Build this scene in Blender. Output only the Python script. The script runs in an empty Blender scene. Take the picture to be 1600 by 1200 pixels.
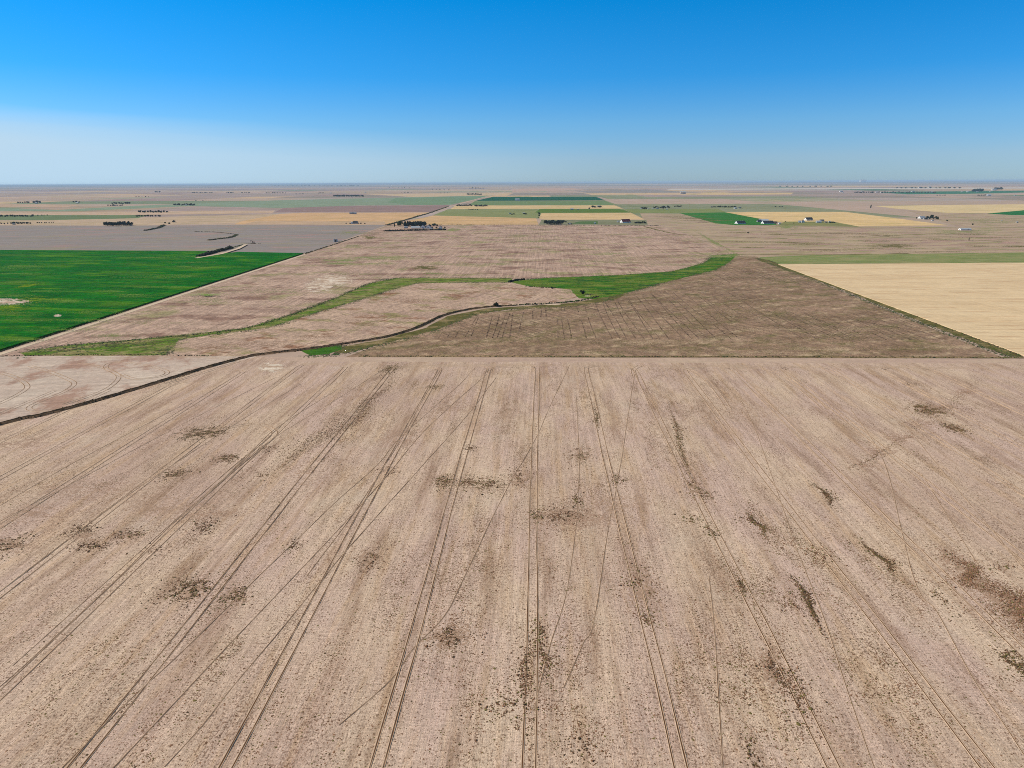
import bpy, bmesh, math, random
import numpy as np
from mathutils import Matrix, Vector, geometry
random.seed(7); RNG = np.random.default_rng(11)
R = math.radians
scene = bpy.context.scene
COL = scene.collection

# ------------------------------------------------------------------ camera, sky, sun, exposure
H = 120.0; F = 1109.0
YAW, PITCH, ROLL = R(2.4), math.atan(315/F), R(-0.286)
cam_d = bpy.data.cameras.new('camera'); cam = bpy.data.objects.new('camera', cam_d); COL.objects.link(cam)
cam_d.sensor_width = 36; cam_d.lens = 36*F/1600; cam_d.clip_start = 1; cam_d.clip_end = 400000
CM = Matrix.Rotation(YAW, 3, 'Z') @ Matrix.Rotation(math.pi/2-PITCH, 3, 'X') @ Matrix.Rotation(ROLL, 3, 'Z')
cam.matrix_world = Matrix.Translation((0, 0, H)) @ CM.to_4x4()
scene.camera = cam
SUN_EL = 36.0; SUN_AZ = 281.0            # compass angle clockwise from +Y: low on the left, a little ahead
EXPO = 0.15
w = bpy.data.worlds.new("World"); scene.world = w; w.use_nodes = True
nt = w.node_tree; nt.nodes.clear()
def wn(t, **k):
    n = nt.nodes.new(t)
    for a, b in k.items(): setattr(n, a, b)
    return n
wl = nt.links.new
sky = wn('ShaderNodeTexSky', sky_type='NISHITA'); sky.sun_disc = False
sky.sun_elevation = R(SUN_EL); sky.sun_rotation = R(SUN_AZ); sky.altitude = 1600
sky.air_density = 1.0; sky.dust_density = 0.4; sky.ozone_density = 3.0
tcw = wn('ShaderNodeTexCoord'); sep = wn('ShaderNodeSeparateXYZ'); wl(tcw.outputs['Generated'], sep.inputs[0])
ramp = wn('ShaderNodeValToRGB'); wl(sep.outputs['Z'], ramp.inputs[0])
SKY_STOPS = [(0.0, (.47, .67, 1.0)), (.03, (.54, .72, 1.0)), (.075, (.41, .78, 1.1)), (.13, (.14, .75, 1.22)),
             (.225, (.005, .79, 1.3)), (.34, (.5, .9, 1.1)), (.5, (1.0, .95, .72)), (1.0, (1.05, .95, .68))]
cr = ramp.color_ramp
while len(cr.elements) < len(SKY_STOPS): cr.elements.new(.5)
for e, (p, c) in zip(cr.elements, SKY_STOPS): e.position = p; e.color = (*c, 1)
mul = wn('ShaderNodeMix', data_type='RGBA', blend_type='MULTIPLY'); mul.inputs[0].default_value = 1
wl(sky.outputs[0], mul.inputs[6]); wl(ramp.outputs[0], mul.inputs[7])
# thin veil of high cloud low on the left: soft top edge sinking to the right
def wmath(op, a, b=None, c=None, clamp=False):
    n = wn('ShaderNodeMath', operation=op); n.use_clamp = clamp
    for i, v in enumerate((a, b, c)):
        if v is None: continue
        if hasattr(v, 'links') or hasattr(v, 'is_linked'): wl(v, n.inputs[i])
        else: n.inputs[i].default_value = v
    return n.outputs[0]
mp = wn('ShaderNodeMapping'); mp.inputs['Scale'].default_value = (1.5, 1.5, 22); wl(tcw.outputs['Generated'], mp.inputs[0])
nz = wn('ShaderNodeTexNoise'); nz.inputs['Scale'].default_value = 1.6; nz.inputs['Detail'].default_value = 5; wl(mp.outputs[0], nz.inputs['Vector'])
edge = wmath('MULTIPLY_ADD', sep.outputs['X'], -0.056, 0.034)       # top of the veil, higher on the left
edge = wmath('MULTIPLY_ADD', wmath('SUBTRACT', nz.outputs[0], .5), .018, edge)
d1 = wmath('MULTIPLY', wmath('SUBTRACT', edge, sep.outputs['Z']), 48, clamp=True)
edge2 = wmath('ADD', edge, .020)
d2 = wmath('MULTIPLY', wmath('SUBTRACT', edge2, sep.outputs['Z']), 45, clamp=True)
lf = wmath('MULTIPLY_ADD', sep.outputs['X'], -1.0, 0.10, clamp=True)
amt = wmath('MULTIPLY', wmath('MULTIPLY_ADD', d2, .55, wmath('MULTIPLY', d1, .5)), wmath('MULTIPLY', lf, 1.35, clamp=True), clamp=True)
veil = wn('ShaderNodeMix', data_type='RGBA'); wl(amt, veil.inputs[0]); wl(mul.outputs[2], veil.inputs[6])
VEIL_COL = (4.55, 6.3, 7.8, 1); veil.inputs[7].default_value = VEIL_COL
bg = wn('ShaderNodeBackground'); bg.inputs[1].default_value = 0.1; wl(veil.outputs[2], bg.inputs[0])
wo = wn('ShaderNodeOutputWorld'); wl(bg.outputs[0], wo.inputs[0])
sd = bpy.data.lights.new('sun', 'SUN'); sd.energy = 4.6; sd.angle = R(0.5); sd.color = (1, .925, .82)
sun = bpy.data.objects.new('sun', sd); COL.objects.link(sun)
a, e = R(SUN_AZ), R(SUN_EL)
SD = Vector((math.sin(a)*math.cos(e), math.cos(a)*math.cos(e), math.sin(e)))
sun.rotation_euler = SD.to_track_quat('Z', 'Y').to_euler()
scene.view_settings.view_transform = 'Standard'; scene.view_settings.look = 'None'
scene.view_settings.exposure = EXPO; scene.view_settings.gamma = 1
scene.render.engine = 'CYCLES'
scene.cycles.use_denoising = False; scene.cycles.filter_width = 1.0; scene.cycles.volume_bounces = 1; scene.cycles.max_bounces = 4; scene.cycles.transparent_max_bounces = 12

# ------------------------------------------------------------------ helpers
def at(x, y, z=0.0):
    """real ground point seen at a photo pixel"""
    d = CM @ Vector(((x-800)/F, -(y-600)/F, -1))
    dz = min(d.z, -0.0012)
    t = (z-H)/dz
    return Vector((d.x*t, d.y*t, z))
def pxm(y): p = at(800, y); return math.hypot(p.y, H)/F      # metres per photo pixel at that row
def lin(c): return tuple(((v/255)/12.92 if v <= 10 else ((v/255+.055)/1.055)**2.4) for v in c)
KA = 0.86
def A(r, g, b, k=None):
    k = KA if k is None else k
    return tuple(min(.85, v*k) for v in lin((r, g, b)))+(1,)
def tag(o, label, cat, group=None, kind=None):
    if not 4 <= len(label.split()) <= 16: print('LABEL', len(label.split()), label)
    o['label'] = label; o['category'] = cat
    if group: o['group'] = group
    if kind: o['kind'] = kind
    return o
def link(name, me, mat=None, parent=None):
    o = bpy.data.objects.new(name, me); COL.objects.link(o)
    if mat is not None:
        for m in (mat if isinstance(mat, (list, tuple)) else [mat]): me.materials.append(m)
    if parent: o.parent = parent
    return o
def empty(name, loc, rz=0):
    o = bpy.data.objects.new(name, None); COL.objects.link(o); o.location = loc; o.rotation_euler = (0, 0, rz)
    o.empty_display_size = .5
    return o
def copy_tree(o, parent=None):
    c = o.copy(); COL.objects.link(c); c.parent = parent
    for ch in CH.get(o.name, []): 
        k = ch.copy(); COL.objects.link(k); k.parent = c
        CH.setdefault(c.name, []).append(k)
        for g in CH.get(ch.name, []):
            q = g.copy(); COL.objects.link(q); q.parent = k
    return c
CH = {}
def tri_mesh(name, V, T, mi=None):
    me = bpy.data.meshes.new(name); nv, ntr = len(V), len(T)
    me.vertices.add(nv); me.vertices.foreach_set('co', np.asarray(V, dtype=np.float32).ravel())
    me.loops.add(ntr*3); me.loops.foreach_set('vertex_index', np.asarray(T, dtype=np.int32).ravel())
    me.polygons.add(ntr); me.polygons.foreach_set('loop_start', np.arange(0, ntr*3, 3, dtype=np.int32))
    me.polygons.foreach_set('loop_total', np.full(ntr, 3, dtype=np.int32))
    if mi is not None: me.polygons.foreach_set('material_index', np.asarray(mi, dtype=np.int32))
    me.update(calc_edges=True); me.validate()
    return me
def vnoise(x, y, seed=0):
    xi, yi = np.floor(x).astype(np.int64), np.floor(y).astype(np.int64); fx, fy = x-xi, y-yi
    fx = fx*fx*(3-2*fx); fy = fy*fy*(3-2*fy)
    def h(i, j):
        n = (i*374761393+j*668265263+seed*982451653) & 0xffffffff
        n = ((n ^ (n >> 13))*1274126177) & 0xffffffff
        return ((n ^ (n >> 16)) & 0xffff)/65535.0
    return (h(xi, yi)*(1-fx)+h(xi+1, yi)*fx)*(1-fy)+(h(xi, yi+1)*(1-fx)+h(xi+1, yi+1)*fx)*fy
def fbm(x, y, seed=0, o=3):
    s = 0; a = .5; t = 0
    for k in range(o): s = s+a*vnoise(x*2**k, y*2**k, seed+k*17); t += a; a *= .5
    return s/t

# ------------------------------------------------------------------ materials
class NB:
    def __init__(s, name):
        s.m = bpy.data.materials.new(name); s.m.use_nodes = True; s.t = s.m.node_tree
        s.b = s.t.nodes['Principled BSDF']; s.b.inputs['Roughness'].default_value = .95
        s.b.inputs['Specular IOR Level'].default_value = .02
        s.pos = s.t.nodes.new('ShaderNodeNewGeometry').outputs['Position']
    def n(s, t, **k):
        n = s.t.nodes.new(t)
        for a, b in k.items(): setattr(n, a, b)
        return n
    def l(s, a, b): s.t.links.new(a, b)
    def noise(s, sx, sy, rot=0, detail=3, rough=.55, off=0):
        m = s.n('ShaderNodeMapping', vector_type='TEXTURE'); m.inputs['Rotation'].default_value = (0, 0, rot)
        m.inputs['Scale'].default_value = (sx, sy, 1000); m.inputs['Location'].default_value = (off, off*.7, 0)
        s.l(s.pos, m.inputs[0])
        x = s.n('ShaderNodeTexNoise'); x.inputs['Scale'].default_value = 1; x.inputs['Detail'].default_value = detail
        x.inputs['Roughness'].default_value = rough; s.l(m.outputs[0], x.inputs['Vector']); return x.outputs[0]
    def mr(s, v, a, b, c=0, d=1):
        x = s.n('ShaderNodeMapRange'); s.l(v, x.inputs[0])
        for i, q in enumerate((a, b, c, d)): x.inputs[i+1].default_value = q
        return x.outputs[0]
    def mix(s, f, a, b, mode='MIX'):
        x = s.n('ShaderNodeMix', data_type='RGBA', blend_type=mode)
        for i, q in ((0, f), (6, a), (7, b)):
            if isinstance(q, (tuple, float, int)): x.inputs[i].default_value = q
            else: s.l(q, x.inputs[i])
        return x.outputs[2]
    def math(s, op, a, b):
        x = s.n('ShaderNodeMath', operation=op)
        for i, q in ((0, a), (1, b)):
            if isinstance(q, (float, int)): x.inputs[i].default_value = q
            else: s.l(q, x.inputs[i])
        return x.outputs[0]
    def bump(s, h, strength, dist):
        x = s.n('ShaderNodeBump'); x.inputs['Strength'].default_value = strength; x.inputs['Distance'].default_value = dist
        s.l(h, x.inputs['Height']); s.l(x.outputs[0], s.b.inputs['Normal'])
    def out(s, c):
        if isinstance(c, tuple): s.b.inputs['Base Color'].default_value = c
        else: s.l(c, s.b.inputs['Base Color'])
        return s.m
def field_mat(name, c1, c2, blotch=(120, 120), streak=(4, 160), rot=0, samt=.35, fine=1.2, famt=.3,
              patch=None, psize=(60, 60), pthr=(.53, .63), patch2=None, p2size=(90, 90), p2thr=(.54, .64), off=0, rows=None, ramt=.2):
    """two soil/stubble tones in blotches, drill-row streaks along rot, fine grain, optional ragged weed patches"""
    s = NB(name)
    f1 = s.mr(s.noise(*blotch, rot=rot, detail=4, off=off), .32, .68)
    c = s.mix(f1, c1, c2)
    st = s.mr(s.noise(*streak, rot=rot, detail=4, rough=.65, off=off+31), .3, .7, 1-samt, 1+samt*.6)
    fn = s.mr(s.noise(fine, fine*1.3, detail=3, rough=.7, off=off+7), .25, .75, 1-famt, 1+famt)
    g = s.math('MULTIPLY', st, fn)
    g = s.math('MULTIPLY', g, s.mr(s.noise(fine*4, fine*7, detail=4, rough=.75, off=off+17), .3, .7, 1-famt*.8, 1+famt*.7))
    g = s.math('MULTIPLY', g, s.mr(s.noise(blotch[0]*1.4, blotch[1]*.35, detail=5, rough=.7, off=off+27), .3, .7, .92, 1.07))
    if rows:
        r = s.mr(s.noise(rows, rows*60, rot=rot, detail=2, off=off+3), .35, .65, 1-ramt, 1+ramt)
        g = s.math('MULTIPLY', g, r)
    for pc, ps, pt, o2 in ((patch, psize, pthr, 50), (patch2, p2size, p2thr, 90)):
        if not pc: continue
        big = s.noise(*ps, rot=rot, detail=6, rough=.68, off=off+o2)
        c = s.mix(s.mr(big, pt[0], pt[1], 0, .9), c, pc)
    cx = s.n('ShaderNodeVectorMath', operation='SCALE'); s.l(c, cx.inputs[0]); s.l(g, cx.inputs['Scale'])
    return s.out(cx.outputs[0])
def plain(name, c, rough=.8, var=.15, size=1.5, metal=0, spec=.2):
    s = NB(name); s.b.inputs['Roughness'].default_value = rough; s.b.inputs['Specular IOR Level'].default_value = spec
    s.b.inputs['Metallic'].default_value = metal
    g = s.mr(s.noise(size, size, detail=4), .3, .7, 1-var, 1+var)
    cx = s.n('ShaderNodeVectorMath', operation='SCALE'); cx.inputs[0].default_value = c[:3]; s.l(g, cx.inputs['Scale'])
    return s.out(cx.outputs[0])

def worn(name, c, c2, size, a, b):
    q = NB(name); return q.out(q.mix(q.mr(q.noise(size, size, detail=4, rough=.7), a, b, 0, .85), c, c2))
# ------------------------------------------------------------------ the setting
def sheet(name, pts, z, mat, label, cat='field', kind='structure', thick=0, jag=0):
    if jag:      # ragged natural outline
        q = []; n = len(pts)
        for i in range(n):
            a, b = pts[i], pts[(i+1) % n]; L = (b-a).length; k = max(1, min(60, int(L/8)))
            nrm = Vector((-(b-a).y, (b-a).x, 0)).normalized()
            for j in range(k): q.append(a.lerp(b, j/k)+nrm*(random.uniform(-jag, jag)))
        pts = q
    bm = bmesh.new(); vs = [bm.verts.new((p.x, p.y, z)) for p in pts]; f = bm.faces.new(vs)
    f.normal_update()
    if f.normal.z < 0: f.normal_flip()
    if thick:
        g = bmesh.ops.extrude_face_region(bm, geom=[f])
        for v in g['geom']:
            if isinstance(v, bmesh.types.BMVert): v.co.z += thick
    bmesh.ops.triangulate(bm, faces=bm.faces[:])
    me = bpy.data.meshes.new(name); bm.to_mesh(me); bm.free()
    o = link(name, me, mat); tag(o, label, cat, kind=kind); return o
def P(*xy): return [at(x, y) for x, y in xy]
def ribbon(name, pts, width, z, mat, label, cat, jag=0, kind='structure'):
    V, T = [], []; n = len(pts)
    for i, p in enumerate(pts):
        d = (pts[min(i+1, n-1)]-pts[max(i-1, 0)]); d.z = 0; d.normalize(); nr = Vector((-d.y, d.x, 0))
        w2 = width/2*(1+random.uniform(-jag, jag))
        V += [(p+nr*w2)[:2]+(z,), (p-nr*w2)[:2]+(z,)]
    for i in range(n-1): a = 2*i; T += [(a, a+1, a+3), (a, a+3, a+2)]
    o = link(name, tri_mesh(name, V, T), mat); tag(o, label, cat, kind=kind); return o
def smooth(pts, step=5):
    out = []; n = len(pts)
    for i in range(n-1):
        p0, p1, p2, p3 = pts[max(i-1, 0)], pts[i], pts[i+1], pts[min(i+2, n-1)]
        k = max(2, min(80, int((p2-p1).length/step)))
        for j in range(k):
            t = j/k
            out.append(.5*((2*p1)+(p2-p0)*t+(2*p0-5*p1+4*p2-p3)*t*t+(3*p1-p0-3*p2+p3)*t**3))
    out.append(pts[-1]); return out

# base ground, to the horizon
GR = field_mat('dry_plain', A(196, 168, 150), A(182, 160, 138), blotch=(900, 700), streak=(60, 900), samt=.12, fine=6, famt=.08,
               patch=A(160, 155, 115), psize=(700, 500), pthr=(.56, .66))
S = 120000
gm = bpy.data.meshes.new('ground'); gm.from_pydata([(-S, -3000, -.06), (S, -3000, -.06), (S, S, -.06), (-S, S, -.06)], [], [(0, 1, 2, 3)])
tag(link('ground', gm, GR), 'dry pinkish tan plain stretching flat to the hazy horizon', 'ground', kind='structure')

# far patchwork of farmland squares as one sheet of the terrain
def patchwork():
    cols = [(198, 170, 150), (180, 158, 148), (216, 184, 146), (165, 150, 138), (150, 152, 120), (190, 165, 142), (172, 148, 140),
            (206, 178, 152), (140, 150, 118), (188, 170, 160), (96, 130, 92), (176, 168, 140)]
    wgt = [6, 5, 4, 4, 3, 6, 5, 5, 2, 4, .5, 3]
    mats = [field_mat('far_field_%d' % i, A(*c), A(*[max(0, v-14) for v in c]), blotch=(500, 400), streak=(40, 1500), rot=random.choice((0, 1.5708)),
                      samt=.16, fine=14, famt=.12, patch=A(c[0]*.82, c[1]*.90, c[2]*.74), psize=(620, 180), patch2=A(c[0]*1.08, c[1]*1.04, c[2]*.98), p2size=(500, 120), off=i*13)
            for i, c in enumerate(cols)]
    V, Fc, mi = [], [], []
    M = 804.67; y = 2500.0
    while y < 62000:
        hgt = M*random.choice((.5, 1, 1, 2)) if y < 14000 else M*random.choice((1, 2, 3, 4))
        x = -70000.0 if y > 20000 else -24000.0
        x -= 470
        xe = -x
        while x < xe:
            wd = M*random.choice((.5, 1, 1, 2)) if y < 14000 else M*random.choice((1, 2, 3, 5))
            if random.random() < .82:
                b = len(V); g = 6
                V += [(x+g, y+g, -.03), (x+wd-g, y+g, -.03), (x+wd-g, y+hgt-g, -.03), (x+g, y+hgt-g, -.03)]
                Fc.append((b, b+1, b+2, b+3)); mi.append(random.choices(range(len(cols)), wgt)[0])
            x += wd
        y += hgt
    me = bpy.data.meshes.new('farmland'); me.from_pydata(V, [], Fc); me.update()
    me.polygons.foreach_set('material_index', mi)
    tag(link('farmland', me, mats), 'patchwork of tan, mauve and dull green square fields fading towards the horizon', 'farmland', kind='structure')
patchwork()

# --- fields near and middle, each its own sheet (z rises with the order they lie in)
NEAR = None
def near_mat():
    s = NB('near_stubble')
    c = s.mix(s.mr(s.noise(22, 60, detail=4), .40, .60), A(226, 198, 170), A(217, 187, 168))
    c = s.mix(s.mr(s.noise(75, 160, detail=4, off=9), .45, .68, 0, .6), c, A(198, 168, 146))
    c = s.mix(s.mr(s.noise(9, 90, detail=6, rough=.7, off=77), .50, .66, 0, .6), c, A(158, 124, 98))
    c = s.mix(s.mr(s.noise(5, 60, detail=5, rough=.65, off=277), .52, .64, 0, .45), c, A(204, 168, 128))
    c = s.mix(s.mr(s.noise(30, 30, detail=4, off=177), .60, .72, 0, .5), c, A(218, 196, 172))
    st = s.mr(s.noise(1.3, 90, detail=3, rough=.6, off=4), .3, .7, .86, 1.10)
    rw = s.mr(s.noise(.42, 7, detail=2, rough=.6, off=24), .3, .7, .87, 1.11)
    cr_ = s.mr(s.noise(3.2, .55, detail=2, off=44), .3, .7, .84, 1.12)
    fn = s.mr(s.noise(.33, .38, detail=2, rough=.8, off=3), .3, .7, .66, 1.28)
    # fine dark crumbs of residue, denser in some patches
    sp = s.noise(.55, .75, detail=2, rough=.6, off=61)
    den = s.mr(s.noise(9, 30, detail=6, rough=.7, off=5), .34, .66, .66, .50)
    spm = s.math('MULTIPLY', s.mr(s.math('SUBTRACT', sp, den), 0, .04), .62)
    c = s.mix(spm, c, A(108, 74, 52))
    sp2 = s.noise(1.3, 1.9, detail=3, rough=.7, off=161)
    c = s.mix(s.mr(sp2, .54, .68, 0, .38), c, A(140, 108, 86))
    c = s.mix(s.mr(s.noise(.9, 1.5, detail=3, rough=.7, off=361), .54, .68, 0, .4), c, A(232, 208, 182))
    c = s.mix(s.mr(s.noise(.38, .5, detail=1, off=771), .59, .66, 0, .3), c, A(122, 90, 68))
    g = s.math('MULTIPLY', s.math('MULTIPLY', st, fn), s.math('MULTIPLY', rw, cr_))
    cx = s.n('ShaderNodeVectorMath', operation='SCALE'); s.l(c, cx.inputs[0]); s.l(g, cx.inputs['Scale'])
    h = s.math('ADD', s.noise(.42, 7, detail=2, off=24), s.noise(.3, .3, detail=2, off=8))
    s.bump(h, .5, .14)
    return s.out(cx.outputs[0])
NEAR = near_mat()
sheet('stubble_field', P((-2600, 2000), (-500, 805), (0, 664), (140, 628), (300, 582), (400, 557.5), (800, 558.5), (1600, 561), (2500, 567), (5500, 2000)),
      0.0, NEAR, 'wide pinkish tan stubble field in the foreground lined with wheel tracks', 'field')
sheet('stubble_field', P((-700, 548), (0, 557), (150, 555.5), (345, 556), (402, 557), (300, 582), (140, 628), (0, 664), (-500, 805)), 0.0,
      field_mat('pale_stubble', A(214, 194, 174), A(202, 178, 160), blotch=(40, 30), streak=(2.5, 60), rot=-1.25, samt=.22, fine=.7, famt=.22,
                patch=A(178, 142, 122), psize=(50, 35), pthr=(0.51, 0.60)),
      'pale turning-ground stubble field between the ditch and the grass swale', 'field')
sheet('stubble_field', P((22, 556.5), (0, 556.5), (478, 397.5), (606, 352), (842, 351.5), (1030, 352.5), (1090, 372), (1142, 396), (1105, 412), (1040, 427), (800, 436), (640, 437), (560, 462), (470, 492), (380, 516), (280, 526), (90, 556)), .01,
      field_mat('upper_stubble', A(200, 170, 148), A(182, 152, 132), blotch=(90, 60), streak=(5, 80), rot=.0, samt=.14, fine=1.6, famt=.42,
                patch=A(158, 148, 104), psize=(80, 60), pthr=(0.52, 0.63), patch2=A(146, 114, 98), p2size=(60, 40), p2thr=(0.52, 0.61), rows=2.2, ramt=.16),
      'large brown stubble field rising behind the green swale to the farmyards', 'field')
sheet('stubble_field', P((90, 556), (270, 530), (420, 512), (560, 468), (600, 454), (650, 442), (780, 441), (885, 451), (905, 463), (870, 474), (780, 478), (705, 489), (660, 511), (600, 529), (530, 541), (470, 548), (400, 557)), .02,
      field_mat('middle_stubble', A(204, 174, 148), A(184, 154, 134), blotch=(50, 40), streak=(3, 60), rot=-.35, samt=.16, fine=1.1, famt=.46,
                patch=A(150, 140, 92), psize=(45, 30), pthr=(0.53, 0.63), patch2=A(150, 110, 84), p2size=(40, 30), p2thr=(0.55, 0.63), rows=1.6, ramt=.16),
      'tan stubble field enclosed between the green swale and the dark ditch', 'field')
DARK = field_mat('weedy_fallow', A(168, 138, 114), A(138, 112, 88), blotch=(90, 40), streak=(9, 40), rot=.6, samt=.12, fine=1.3, famt=.5,
                 patch=A(124, 114, 74), psize=(34, 22), pthr=(.50, .66), patch2=A(192, 166, 134), p2size=(24, 12), p2thr=(.52, .66), rows=4, ramt=.12)
sheet('fallow_field', P((540, 557.8), (600, 536), (680, 514), (745, 491), (900, 472), (960, 461), (1030, 442), (1095, 424), (1120, 412), (1140, 400), (1182, 401), (1570, 559.8)), .02, DARK,
      'dark brown weedy fallow field with row marks beyond the foreground stubble', 'field')
WHEAT = field_mat('ripe_wheat', A(234, 206, 164), A(224, 194, 152), blotch=(80, 50), streak=(60, 6), rot=.02, samt=.12, fine=1.5, famt=.1, patch=A(208, 172, 132), psize=(70, 9), pthr=(0.55, 0.63), rows=2.5, ramt=.05)
sheet('wheat_field', P((1216, 413.5), (1600, 411), (2500, 404), (3000, 560), (2600, 590), (1602, 557)), .03, WHEAT,
      'pale golden wheat field at the right beyond the dark fallow', 'field', thick=.55, kind='stuff')
GS = field_mat('strip_grass', A(142, 148, 92), A(120, 134, 72), blotch=(50, 20), streak=(40, 5), samt=.15, fine=2, famt=.2, patch=A(160, 152, 104), psize=(60, 20), pthr=(0.46, 0.60))
sheet('grass_strip', P((1186, 402), (1260, 398.5), (1600, 394.5), (2500, 386), (2500, 402), (1600, 410.5), (1216, 412.5), (1195, 409)), .03, GS, 'long olive green grass strip behind the golden wheat field', 'grass')
CORN = field_mat('corn_leaves', A(12, 116, 10), A(2, 92, 8), blotch=(60, 34), streak=(30, 5), rot=-.1, samt=.22, fine=2, famt=.5, rows=4, ramt=.12,
                 patch=A(96, 140, 8), psize=(120, 26), pthr=(0.52, 0.65), patch2=A(64, 110, 24), p2size=(90, 20), p2thr=(0.51, 0.63))
sheet('corn_crop', P((-1500, 386), (0, 391.5), (300, 393), (330, 393.5), (304, 402.5), (309, 404.5), (350, 397), (372, 394.5), (474, 396.5), (0, 548.5), (-260, 634), (-1500, 640)), .02, CORN,
      'dense bright green crop field at the left edge with yellowed wet spots', 'crop', thick=1.3, kind='stuff')
FAL = field_mat('mauve_fallow', A(158, 146, 138), A(148, 138, 132), blotch=(160, 60), streak=(90, 6), rot=.1, samt=.12, fine=4, famt=.1, patch=A(160, 148, 120), psize=(160, 40), pthr=(0.52, 0.65), patch2=A(176, 142, 132), p2size=(140, 50))
sheet('fallow_field', P((-1500, 350), (0, 352), (175, 353), (430, 351), (604, 351.5), (520, 381), (478, 395.5), (372, 393.5), (0, 390.5), (-1500, 385)), .01, FAL, 'flat mauve grey fallow field behind the green crop', 'field')
PAST = field_mat('dry_pasture', A(196, 172, 140), A(178, 152, 130), blotch=(90, 50), streak=(80, 8), rot=.1, samt=.14, fine=3, famt=.15, patch=A(150, 146, 92), psize=(110, 34), pthr=(0.51, 0.62), patch2=A(168, 136, 122), p2size=(90, 30), p2thr=(0.52, 0.61))
sheet('pasture', P((1000, 333), (1068, 334), (1120, 349), (1500, 355), (1420, 330), (1560, 331), (2500, 330), (2500, 386), (1600, 394.5), (1260, 398), (1186, 401.5), (1150, 400), (1092, 372), (1032, 352), (1008, 350)), .0, PAST,
      'mottled dry pasture with green streaks right of the brown stubble field', 'pasture')
# grass swale, marsh and other green strips with ragged edges
SW = field_mat('swale_grass', A(112, 134, 46), A(84, 120, 28), blotch=(25, 14), streak=(12, 3), rot=.5, samt=.2, fine=1.1, famt=.45, patch=A(158, 144, 96), psize=(36, 12), pthr=(0.46, 0.57), patch2=A(84, 84, 44), p2size=(22, 8), p2thr=(0.52, 0.61))
MAR = field_mat('marsh_grass', A(66, 126, 22), A(36, 102, 16), blotch=(30, 14), streak=(14, 3), samt=.25, fine=1.2, famt=.45, patch=A(124, 134, 52), psize=(40, 10), pthr=(0.43, 0.57), patch2=A(30, 74, 18), p2size=(26, 7), p2thr=(0.51, 0.61))
OL = field_mat('olive_verge', A(116, 108, 62), A(92, 90, 44), blotch=(20, 10), streak=(8, 3), samt=.25, fine=1, famt=.35, patch=A(158, 136, 96), psize=(24, 14), pthr=(0.50, 0.59))
sheet('grass_swale', P((30, 551), (100, 540), (250, 527), (380, 513), (450, 493), (520, 467), (580, 442), (618, 434.5), (700, 434), (800, 434.5), (800, 441), (700, 441.5), (650, 443), (605, 455), (560, 469), (480, 493), (420, 512), (330, 523), (280, 531), (258, 555.5), (40, 556)), .03, SW,
      'winding green grassy swale curving across the brown stubble fields', 'grass', jag=.9)
sheet('grass_marsh', P((795, 440), (850, 434.5), (960, 430), (1050, 424), (1098, 411), (1118, 399), (1152, 396.5), (1142, 408), (1120, 421), (1080, 431), (1020, 446), (985, 456), (945, 468), (905, 466), (890, 452), (825, 447)), .04, MAR,
      'bright green marshy meadow at the head of the swale', 'grass', jag=1.2)
sheet('grass_verge', P((500, 548), (600, 530), (665, 512), (700, 494), (760, 482), (900, 473), (935, 466), (985, 458), (960, 468), (900, 478), (800, 483), (745, 491), (680, 516), (600, 537), (540, 552)), .045, OL,
      'olive green verge along the near side of the ditch below the dark fallow', 'grass', jag=.9)
sheet('grass_patch', P((470, 548), (500, 542.5), (532, 539), (534, 546), (512, 553.5), (484, 555.5)), .05,
      field_mat('lush_grass', A(78, 120, 34), A(54, 100, 26), blotch=(12, 8), streak=(6, 2), samt=.2, fine=.9, famt=.35), 'small lush green triangle of grass where the ditch meets the foreground field', 'grass', jag=.7)
sheet('grass_verge', P((1180, 403), (1200, 406), (1330, 453), (1470, 507.5), (1590, 553.5), (1600, 558), (1578, 557), (1452, 508), (1314, 452), (1190, 408.5)), .05, OL,
      'dark green weedy verge running along the edge of the golden wheat field', 'grass', jag=1.2)
sheet('grass_verge', P((560, 555.5), (800, 555.5), (1200, 556.5), (1600, 558), (1600, 560), (1200, 558.6), (800, 557.8), (560, 557.5)), .055,
      field_mat('boundary_weeds', A(150, 128, 92), A(112, 98, 62), blotch=(20, 6), streak=(9, 2), samt=.3, fine=1, famt=.4, patch=A(168, 140, 106), psize=(26, 8), pthr=(0.46, 0.57)), 'dark weedy boundary strip between the foreground stubble and the dark fallow', 'grass', jag=.5)
sheet('headland', P((400, 559), (470, 557.6), (1600, 561), (2400, 567), (2400, 575), (1600, 568), (470, 565)), .006,
      field_mat('headland_soil', A(204, 178, 152), A(194, 164, 146), blotch=(60, 14), streak=(40, 1.5), samt=.12, fine=.8, famt=.18), 'smooth pale headland strip at the far edge of the foreground field', 'field', jag=.4)
DIRT = plain('pale_dirt', A(214, 190, 160), .95, .12, 3)
GRAVEL = plain('gravel_road', A(206, 176, 148), .95, .12, 4)
ribbon('dirt_road', [at(x, y) for x, y in ((-900, 850), (-260, 641), (0, 553.5), (100, 521), (240, 475), (360, 435.5), (476, 397.5))], 5.0, .06, DIRT, 'pale straight dirt road along the green crop field', 'road', jag=.08)
ribbon('dirt_road', [at(x, y) for x, y in ((476, 397.5), (525, 381.3), (560, 369.5), (606, 352.6), (622, 347), (655, 337), (672, 332))], 3.5, .06, plain('dull_track', A(150, 126, 100), .95, .2, 6), 'narrow brown track running from the green crop to the treed farmyard', 'road', jag=.2)
ribbon('dirt_road', [at(x, y) for x, y in ((672, 332), (690, 327.2), (704, 322.5), (745, 311), (775, 303), (805, 294.5))], 11, .06, GRAVEL, 'pale gravel road running away past the far fields', 'road')
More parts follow.
